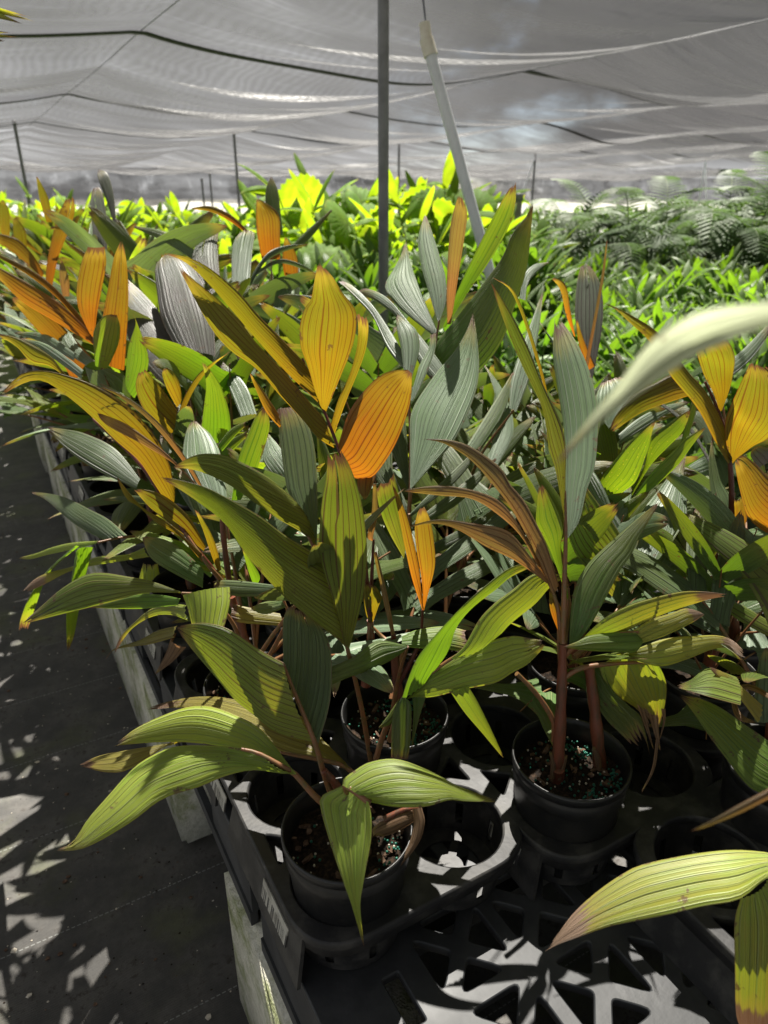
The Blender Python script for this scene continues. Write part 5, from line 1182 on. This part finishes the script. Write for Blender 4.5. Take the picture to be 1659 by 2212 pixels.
# low leaves of the hand-built palms, filling the shade between the pots
rndU = random.Random(61)
for t, q in HEROES:
    x, y = t.location[0], t.location[1]
    if (x, y) == (0.28, 0.588) or (abs(x-.28) < .01 and y < .7): continue
    front = y < 0.6 and x < 0.7
    if front: continue
    for i in range(7):
        az = (R(rndU.uniform(20, 110)) if front else i*2.4+rndU.uniform(-.5, .5))
        if x < 0.3 and math.cos(az) < -0.2 and y < 2: az = math.pi-az
        if y < 0.8 and (math.sin(az) < 0.5 or math.cos(az) < -0.3): continue
        if (abs(x-.607) < .01 or abs(x-.772) < .01) and y < 1.1 and math.sin(az) < 0.3: continue
        mb = frond_mb(rndU, (rndU.uniform(-.01, .01), rndU.uniform(-.01, .01), 0.19), az, R(rndU.uniform(22, 62)), rndU.uniform(.09, .20), rndU.uniform(.09, .14), 1.6, rndU.choice((1, 2)), rndU.uniform(.17, .25), rndU.uniform(.04, .065))
        mb.build('frond', [LM[rndU.choice(('deep', 'silverdk', 'silverdk', 'green', 'olive', 'silver'))], MT['rachis']], t)
PROTO = [palm_proto(21, ('silverdk', 'silver', 'olive', 'silverdk', 'green')), palm_proto(22, ('silver', 'silverdk', 'purple', 'green', 'orange')),
         palm_proto(23, ('deep', 'silver', 'silverdk', 'olive')), palm_proto(24, ('silverdk', 'silver', 'silver', 'olive')), palm_proto(25, ('green', 'gold', 'silverdk', 'green', 'olive'), 10)]
taken = [(0.28, .588), (.44, .745), (.607, .541), (.607, .871), (.772, 1.036), (.28, .918), (.28, 1.29), (1.10, .65), (.94, .755), (.855, .38), (.28, 1.62), (.28, 2.28), (.445, 1.32), (.607, 1.60), (.94, 1.12)]
SPOTS = []
rndF = random.Random(5)
for x, y, c, j, r_ in PLOTS:
    if any(math.hypot(x-a, y-b) < 0.115 for a, b in taken): continue
    if y < 0.75 and not (x > 0.7 and y > 0.65): continue
    if y > 1.9 and rndF.random() < 0.30 and x > 0.5: continue
    if x > 0.85 and y > 1.25: continue
    if x < 0.35 and y < 3.4 and (r_ // 2) % 2 == 0: continue
    if x > 0.65 and y > 2.6 and rndF.random() < 0.5: continue
    SPOTS.append((x, y))
for tx, ty in TCOL[:2]:
    for j in range(1, 5):
        for r_ in range(4):
            for q in range(2):
                x, y = tx+TCX[q], ty+0.70*j+TCY[r_]
                if (r_+q) % 2 == 1 and y > 1.35 and (x > 0.4 or y > 3.2) and not (x < 0.66 and y < 1.7) and not any(math.hypot(x-a, y-b) < 0.115 for a, b in taken) and rndF.random() < 0.6: SPOTS.append((x, y))
SPOTS += [(0.94, 0.58), (1.27, 0.45), (1.10, 0.99), (1.11, 1.32), (0.94, 1.42), (1.25, 1.15), (1.27, 0.80)]  # rightmost front palm, out of view, is added to shade the pallet
used = set()
FL = ['grey-green palm crowded among others on the bench', 'palm with mixed silvery and orange blades crowded among others on the bench', 'deep green palm crowded among others on the bench', 'silvery palm crowded among others on the bench', 'yellow-green palm crowded among others on the bench']
for x, y in SPOTS:
    k = (rndF.choice((0, 1, 2, 4)) if x < 0.5 else rndF.choice((0, 2, 3))) if y > 1.8 else rndF.choice((0, 2))
    if k not in used: t = PROTO[k]; used.add(k)
    else: t = copy_tree(PROTO[k])
    sc = rndF.uniform(0.50, 0.6) if y < 0.9 else rndF.uniform(0.74, 0.92) if y < 2.0 else rndF.uniform(0.85, 1.05)*(1.0 if x < 0.6 else 0.85)
    if x < 0.35: sc *= 0.8
    if x < 0.8 and y < 1.3: sc = 0.62
    if x > 0.9 and y > 0.75: sc = 0.66
    t.location = (x, y, POT_Z); t.rotation_euler = (0, 0, rndF.uniform(0, 6.28))
    t.scale = (1.0, 1.0, 1.0)
    for ch in t.children:
        if ch.name.startswith('frond'): ch.scale = (sc, sc, sc)
    t['label'] = FL[k]
for k, t in enumerate(PROTO):
    if k not in used:
        for ch in list(t.children_recursive)+[t]: bpy.data.objects.remove(ch)

# ================================================================== FIELD OF GROUND PALMS (right and behind)
def ribbon(mb, rnd, base, az, elev, length, width, droop, mi=0, n=7, nr=3):
    d = Vector((math.cos(az)*math.cos(elev), math.sin(az)*math.cos(elev), math.sin(elev))); side = Vector((-math.sin(az), math.cos(az), 0))
    side = (side + Vector((0, 0, 1))*rnd.uniform(-.35, .35)).normalized()
    p = Vector(base); A = []; B = []
    for i in range(n):
        v = i/(n-1); w = width*(math.sin(math.pi*min(1, v*0.9+0.08))**0.75)*(1 if v < 1 else 0.05)
        A.append(tuple(p-side*w/2)); B.append(tuple(p+side*w/2)); d = (d+Vector((0, 0, -1))*droop*length/n).normalized(); p = p+d*length/n
    sheet(mb, np.array(A), np.array(B), nr, 0.16, 0.14, 0.0, mi, rnd, refdir=np.array([0, 0, 1.0]))
def ground_palm_mesh(seed, nst=6, h=0.42):
    rnd = random.Random(seed); mb = MB()
    for s in range(nst):
        a0 = rnd.uniform(0, 6.28); r0 = rnd.uniform(0, .07); x, y = r0*math.cos(a0), r0*math.sin(a0); hh = h*rnd.uniform(.55, 1.0)
        top = Vector((x*2.0, y*2.0, hh)); mb.tube([(x, y, 0.0), tuple((Vector((x, y, 0))+top)/2), tuple(top)], [0.006, 0.005, 0.004], 5, 1)
        for k in range(9):
            f = k/9; z = hh*(0.35+0.65*f); az = k*2.4+rnd.uniform(-.5, .5)
            ribbon(mb, rnd, (x*(1+f), y*(1+f), z), az, R(10+62*f+rnd.uniform(-12, 12)), rnd.uniform(.24, .38), rnd.uniform(.032, .058), rnd.uniform(1.0, 4.5))
    return mb.mesh('ground_palm')
GP = [ground_palm_mesh(31), ground_palm_mesh(32, 7), ground_palm_mesh(33, 5, .5)]
rndG = random.Random(8); CA, SA = math.cos(PSI), math.sin(PSI)
def cam_xy(x, y): return x*CA-y*SA, x*SA+y*CA        # right of, ahead of the camera
cnt = 0
for gx in np.arange(1.75, 9.2, 0.30):
    for gy in np.arange(0.9, 9.0, 0.30):
        x, y = gx+rndG.uniform(-.07, .07), gy+rndG.uniform(-.07, .07); rx, ah = cam_xy(x, y)
        if ah < 2.3 or rx > 0.58*ah or rx < -0.12*ah or ah > 7.9: continue
        if math.hypot(x-1.83, y-3.24) < .14: continue
        dens = 1.0 if ah < 5.5 else 0.75
        if rndG.random() > dens: continue
        if cnt >= 290: continue
        o = bpy.data.objects.new('ground_palm', GP[cnt % 3]); COL.objects.link(o)
        if not o.data.materials: o.data.materials.append(LM['ground']); o.data.materials.append(MT['stemgreen'])
        tall = 1.0 if ah > 3.4 else 0.9
        o.location = (x, y, 0.30); s = rndG.uniform(.82, 1.15)*tall; o.scale = (s, s, s*rndG.uniform(.9, 1.1)); o.rotation_euler = (0, 0, rndG.uniform(0, 6.28))
        tag(o, 'low glossy green palm clump in the field right of the bench', 'palm', 'low green palms massed right of the bench'); cnt += 1
print('ground palms', cnt)
# their low bench
for i, (x0, y0) in enumerate(((1.6, -.2),)):
    pass
mb = MB()
for k in range(8): mb.box((5.6, -0.2+k*1.25, 0.27), (8.0, 0.9, 0.05))
for k in range(8):
    for q in range(6): mb.box((1.9+q*1.5, -0.2+k*1.25, 0.122), (0.2, 0.2, 0.244))
tag(mb.build('plant_bench', MT['pallet'], smooth=False), 'long low dark bench under the field of green palms', 'bench')

# ------------------------------------------------------------------ feathery parlour palms
def feather_frond(mb, rnd, base, az, elev, length, droop, npin, pl, pw):
    d = Vector((math.cos(az)*math.cos(elev), math.sin(az)*math.cos(elev), math.sin(elev))); p = Vector(base); n = 16; path = [p.copy()]
    for i in range(n): d = (d+Vector((0, 0, -1))*droop*length/n).normalized(); p = p+d*length/n; path.append(p.copy())
    mb.tube(path, list(np.linspace(.006, .002, len(path))), 4, 1)
    for k in range(npin):
        v = 0.22+0.78*k/(npin-1); i = min(n-1, int(v*n)); t = (path[i+1]-path[i]).normalized(); b = path[i]+(path[i+1]-path[i])*(v*n-i)
        lat = t.cross(Vector((0, 0, 1))).normalized()
        for s in (-1, 1):
            dv = (t*0.5+lat*s*1.0+Vector((0, 0, .10))).normalized(); L = pl*math.sin(math.pi*(0.12+0.83*v))**.6*rnd.uniform(.85, 1.1)
            A = []; B = []; q = b.copy(); dd = dv.copy(); sd = dd.cross(Vector((0, 0, 1))).normalized()
            sd = (sd+Vector((0, 0, 1))*0.3).normalized()
            for j in range(5):
                w = pw*(1, 1.15, 1.0, .7, .06)[j]; A.append(tuple(q-sd*w/2)); B.append(tuple(q+sd*w/2)); dd = (dd+Vector((0, 0, -1))*2.2*L/5).normalized(); q = q+dd*L/5
            sheet(mb, np.array(A), np.array(B), 1, 0.1, 0.1, 0, 0, rnd, refdir=np.array([0, 0, 1.0]))
def parlor_mesh(seed, h=1.0, n=24):
    rnd = random.Random(seed); mb = MB()
    for s in range(n):
        f = s/(n-1); a = s*2.4+rnd.uniform(-.3, .3); r0 = .08*rnd.random(); z = h*(0.25+0.45*f)
        mb.tube([(r0*math.cos(a), r0*math.sin(a), 0), (r0*1.5*math.cos(a), r0*1.5*math.sin(a), z)], [.008, .006], 5, 1)
        feather_frond(mb, rnd, (r0*1.5*math.cos(a), r0*1.5*math.sin(a), z), a, R(28+38*f+rnd.uniform(-10, 10)), rnd.uniform(.65, .95)*h, rnd.uniform(2.4, 4.0), 18, .22*h, .019)
    return mb.mesh('parlour_palm')
PP = [parlor_mesh(41), parlor_mesh(42), parlor_mesh(43)]
for m_ in PP: m_.materials.append(LM['parlor']); m_.materials.append(MT['stemgreen'])
PPOS = [(1230, 8.2, 1.46), (1300, 8.8, 1.5), (1190, 9.4, 1.45), (1370, 8.2, 1.44), (1450, 8.0, 1.56), (1540, 7.8, 1.50), (1640, 7.4, 1.60), (1580, 9.0, 1.66), (1480, 9.4, 1.62), (1400, 9.6, 1.5), (1690, 8.2, 1.6), (1330, 10.2, 1.5), (1260, 7.6, 1.25), (1600, 7.2, 1.30), (1510, 7.2, 1.25), (1420, 7.3, 1.25), (1730, 7.2, 1.5), (1660, 9.6, 1.7), (1690, 6.8, 1.28), (1340, 7.4, 1.22)]
for i, (px, d, top) in enumerate(PPOS):
    p = P(px, 440, d); o = bpy.data.objects.new('parlour_palm', PP[i % 3]); COL.objects.link(o); s = (top-0.06)*rndG.uniform(.92, 1.02)
    o.location = (p[0], p[1], 0.0); o.scale = (s*1.05, s*1.05, s); o.rotation_euler = (0, 0, rndG.uniform(0, 6.28))
    tag(o, 'tall feathery dark green palm behind the low green palms at the right', 'palm', 'feathery palms at the far right')

# ------------------------------------------------------------------ fan palms in the centre and left background
def fan_blade(mb, rnd, c, az, elev, rad, seg=22, span=R(300), mi=0, notch=0.06):
    """round pleated fan facing (az, elev)"""
    n = Vector((math.cos(az)*math.cos(elev), math.sin(az)*math.cos(elev), math.sin(elev))); u = n.cross(Vector((0, 0, 1))).normalized(); w = u.cross(n)
    c = Vector(c); rows = 5; V = []; uv = []; uv2 = []; nc = 2*seg+1
    for i in range(rows):
        v = i/(rows-1)
        for k in range(nc):
            a = -span/2+span*k/(nc-1); r_ = rad*v*(1-(notch if (k % 2 == 0 and i == rows-1) else 0))*(1-0.12*abs(a)/span)
            z = (0.045*rad*v*(1 if k % 2 else -1)) - rad*0.25*v*v
            V.append(tuple(c+(w*math.cos(a)+u*math.sin(a))*r_+n*z)); uv.append((k/2, v)); uv2.append((k/(nc-1), v*0.93))
    mb.add(V, [(i*nc+k, i*nc+k+1, (i+1)*nc+k+1, (i+1)*nc+k) for i in range(rows-1) for k in range(nc-1)], mi, uv, uv2)
def fan_mesh(seed, n=15, h=1.0, rad=.185):
    rnd = random.Random(seed); mb = MB()
    for k in range(n):
        f = k/(n-1); az = k*2.4+rnd.uniform(-.4, .4); el = R(25+50*f); L = h*(0.45+0.5*f)*rnd.uniform(.85, 1.1)
        p1 = Vector((math.cos(az)*math.cos(el), math.sin(az)*math.cos(el), math.sin(el)))*L
        mb.tube([(0, 0, 0), tuple(p1*.5+Vector((0, 0, .06))), tuple(p1)], [.007, .005, .004], 5, 1)
        if k % 3 != 0:                                   # undivided pointed blades among the fans
            for _ in range(2): ribbon(mb, rnd, tuple(p1), az+rnd.uniform(-.9, .9), R(rnd.uniform(5, 70)), rnd.uniform(.28, .42), rnd.uniform(.08, .13), rnd.uniform(.6, 3.0), 0, 8, 6)
            continue
        fan_blade(mb, rnd, p1, az+rnd.uniform(-.4, .4), R(rnd.uniform(15, 75)), rad*rnd.uniform(.75, 1.15), rnd.choice((14, 18, 20)))
    return mb.mesh('fan_palm')
FM = [fan_mesh(51), fan_mesh(52, 16), fan_mesh(53, 14, 1.0, .21)]
for m_ in FM: m_.materials.append(LM['fan']); m_.materials.append(MT['stemgreen'])
def fanp(px, d, top, label, grp, z0=0.25):
    p = P(px, 440, d); o = bpy.data.objects.new('fan_palm', FM[rndG.randrange(3)]); COL.objects.link(o); s = (top-z0)*0.92
    o.location = (p[0], p[1], z0); o.scale = (s, s, s); o.rotation_euler = (0, 0, rndG.uniform(0, 6.28)); tag(o, label, 'palm', grp)
for px, d, top in ((700, 6.0, 1.66), (620, 6.6, 1.58), (670, 5.0, 1.45), (600, 5.6, 1.42), (740, 5.8, 1.56), (790, 6.4, 1.52), (710, 6.8, 1.6), (760, 6.8, 1.55), (660, 7.6, 1.5), (580, 7.4, 1.45), (730, 5.2, 1.30), (640, 5.4, 1.25), (790, 5.6, 1.28), (560, 6.2, 1.3)):
    fanp(px, d, top, 'large fan palm with broad pleated leaves left of the thick post', 'fan palms left of the thick post')
for px, d, top in ((870, 5.2, 1.42), (930, 5.4, 1.48), (985, 6.0, 1.56), (1030, 5.6, 1.38), (900, 7.4, 1.6), (950, 6.4, 1.6), (900, 6.6, 1.55), (960, 7.2, 1.62), (1010, 6.4, 1.5), (930, 8.0, 1.6), (880, 5.6, 1.32), (990, 5.6, 1.30), (1040, 7.2, 1.45), (1070, 5.8, 1.2), (850, 7.4, 1.4), (1120, 6.6, 1.3)):
    fanp(px, d, top, 'bright yellow-green fan palm between the thick post and the pale pipe', 'fan palms right of the thick post')
for k in range(34):
    px = rndG.uniform(-40, 580); d = rndG.uniform(8.5, 14); fanp(px, d, rndG.uniform(1.25, 1.55) if k % 3 else 1.1, 'far bright green fan palm in the left background', 'fan palms in the left background')
for k in range(16):
    px = rndG.uniform(150, 560); d = rndG.uniform(4.6, 7.5); fanp(px, d, rndG.uniform(.95, 1.25), 'mid-distance bright green fan palm behind the bench palms at left', 'fan palms behind the bench')
for k in range(10):
    px = rndG.uniform(-60, 130); d = rndG.uniform(5.0, 8); fanp(px, d, rndG.uniform(1.0, 1.35), 'bright green fan palm beyond the aisle at left', 'fan palms beyond the aisle')
# bright low plants in front of the fan palms
for k in range(46):
    px = rndG.uniform(560, 1180); d = rndG.uniform(4.2, 6.4); p = P(px, 500, d)
    if math.hypot(p[0]-1.83, p[1]-3.24) < .2: continue
    o = bpy.data.objects.new('ground_palm', GP[k % 3]); COL.objects.link(o); s = rndG.uniform(1.0, 1.3); o.scale = (s, s, s); o.location = (p[0], p[1], 0.42); o.rotation_euler = (0, 0, rndG.uniform(0, 6.28))
    tag(o, 'bright green leafy clump in front of the fan palms', 'palm', 'bright clumps before the fan palms')
# far hedge rows seen as a mass under the far cloth
mb = MB(); rndS = random.Random(77)
for k in range(3200):
    x = rndS.uniform(-14, 44); y = rndS.uniform(15, 33); h = rndS.uniform(.6, 1.15) if x > 8 else rndS.uniform(.8, 1.36)
    az = rndS.uniform(0, 6.28); ribbon(mb, rndS, (x, y, h*.5), az, R(rndS.uniform(20, 80)), h*rndS.uniform(.6, .9), rndS.uniform(.10, .2), 1.0, 0, 4, 1)
tag(mb.build('far_plants', LM['ground']), 'distant mass of low green nursery plants', 'plants', None, 'stuff')

# ------------------------------------------------------------------ fan palm at the upper left whose leaf tips enter the frame
t = empty('fan_palm', tuple(P(-330, 1500, 2.3)*np.array([1, 1, 0])), 'fan palm whose split leaf tips poke in at the upper left corner', 'palm')
o3 = np.array(t.location); base = np.array([0, 0, 0.0])
for c2, tips in (((-230, -40), ((-10, 20), (34, 28), (68, 36), (86, 44), (76, 54), (34, 55), (-20, 50))), ((-220, 60), ((-20, 62), (20, 66), (46, 76), (40, 86), (10, 96), (-30, 98)))):
    d = 1.7; cc = P(c2[0], c2[1], d)-o3; mb = MB()
    mb.tube([(0, 0, 0), tuple(cc*np.array([.5, .5, .62])), tuple(cc)], [.012, .008, .005], 8); f = mb.build('frond', MT['stemgreen'], t)
    for q in range(len(tips)-1):
        a = P(*tips[q], d)-o3; b = P(*tips[q+1], d+0.02)-o3; mid = (a+b)/2; sd = (b-a)*0.5
        mb = MB(); ts = np.linspace(0, 1, 8)
        A = np.array([cc+(a-cc)*u*0.86 if u < 1 else cc+(mid-cc)*1.0 for u in ts]); B = np.array([cc+(b-cc)*u*0.86 if u < 1 else cc+(mid-cc)*1.0 for u in ts])
        sheet(mb, A, B, 2, 0.1, 0.2, 0.06, 0, rndS); mb.build('leaflet', LM['lime'], f)
mb = MB(); mb.tube([(0, 0, 0), (0.01, 0.0, 0.5)], [.05, .04], 12); mb.build('trunk', MT['weather'], t)

# ------------------------------------------------------------------ litter on the ground cloth
mb = MB(); rndL = random.Random(99)
def chip(x, y, z, s, mi):
    vs_ = []; a0 = rndL.uniform(0, 6.28); w = rndL.uniform(.5, 1.0)
    for zz in (0, s*.45):
        for k in range(5):
            a = a0+6.283*k/5; vs_.append((x+s*math.cos(a)*rndL.uniform(.6, 1.2), y+s*w*math.sin(a)*rndL.uniform(.6, 1.2), z+zz*rndL.uniform(.6, 1.2)))
    mb.add(vs_, [(4, 3, 2, 1, 0), (5, 6, 7, 8, 9)]+[(k, (k+1) % 5, 5+(k+1) % 5, 5+k) for k in range(5)], mi)
for k in range(2600):
    x = rndL.uniform(-.9, .33); y = rndL.uniform(.6, 3.6)
    if rndL.random() > math.exp(-abs(x-.1)*1.6)+.15: continue
    q = rndL.random()
    chip(x, y, 0.0005, rndL.uniform(.0008, .0026) if q < .93 else rndL.uniform(.003, .007), 0 if q < .3 or q > .985 else (1 if q < .5 or q > .93 else 2))
tag(mb.build('litter', [MT['perlite'], MT['bark'], MT['soil']], smooth=False), 'scattered perlite, bark crumbs and potting soil on the ground cloth', 'litter', None, 'stuff')
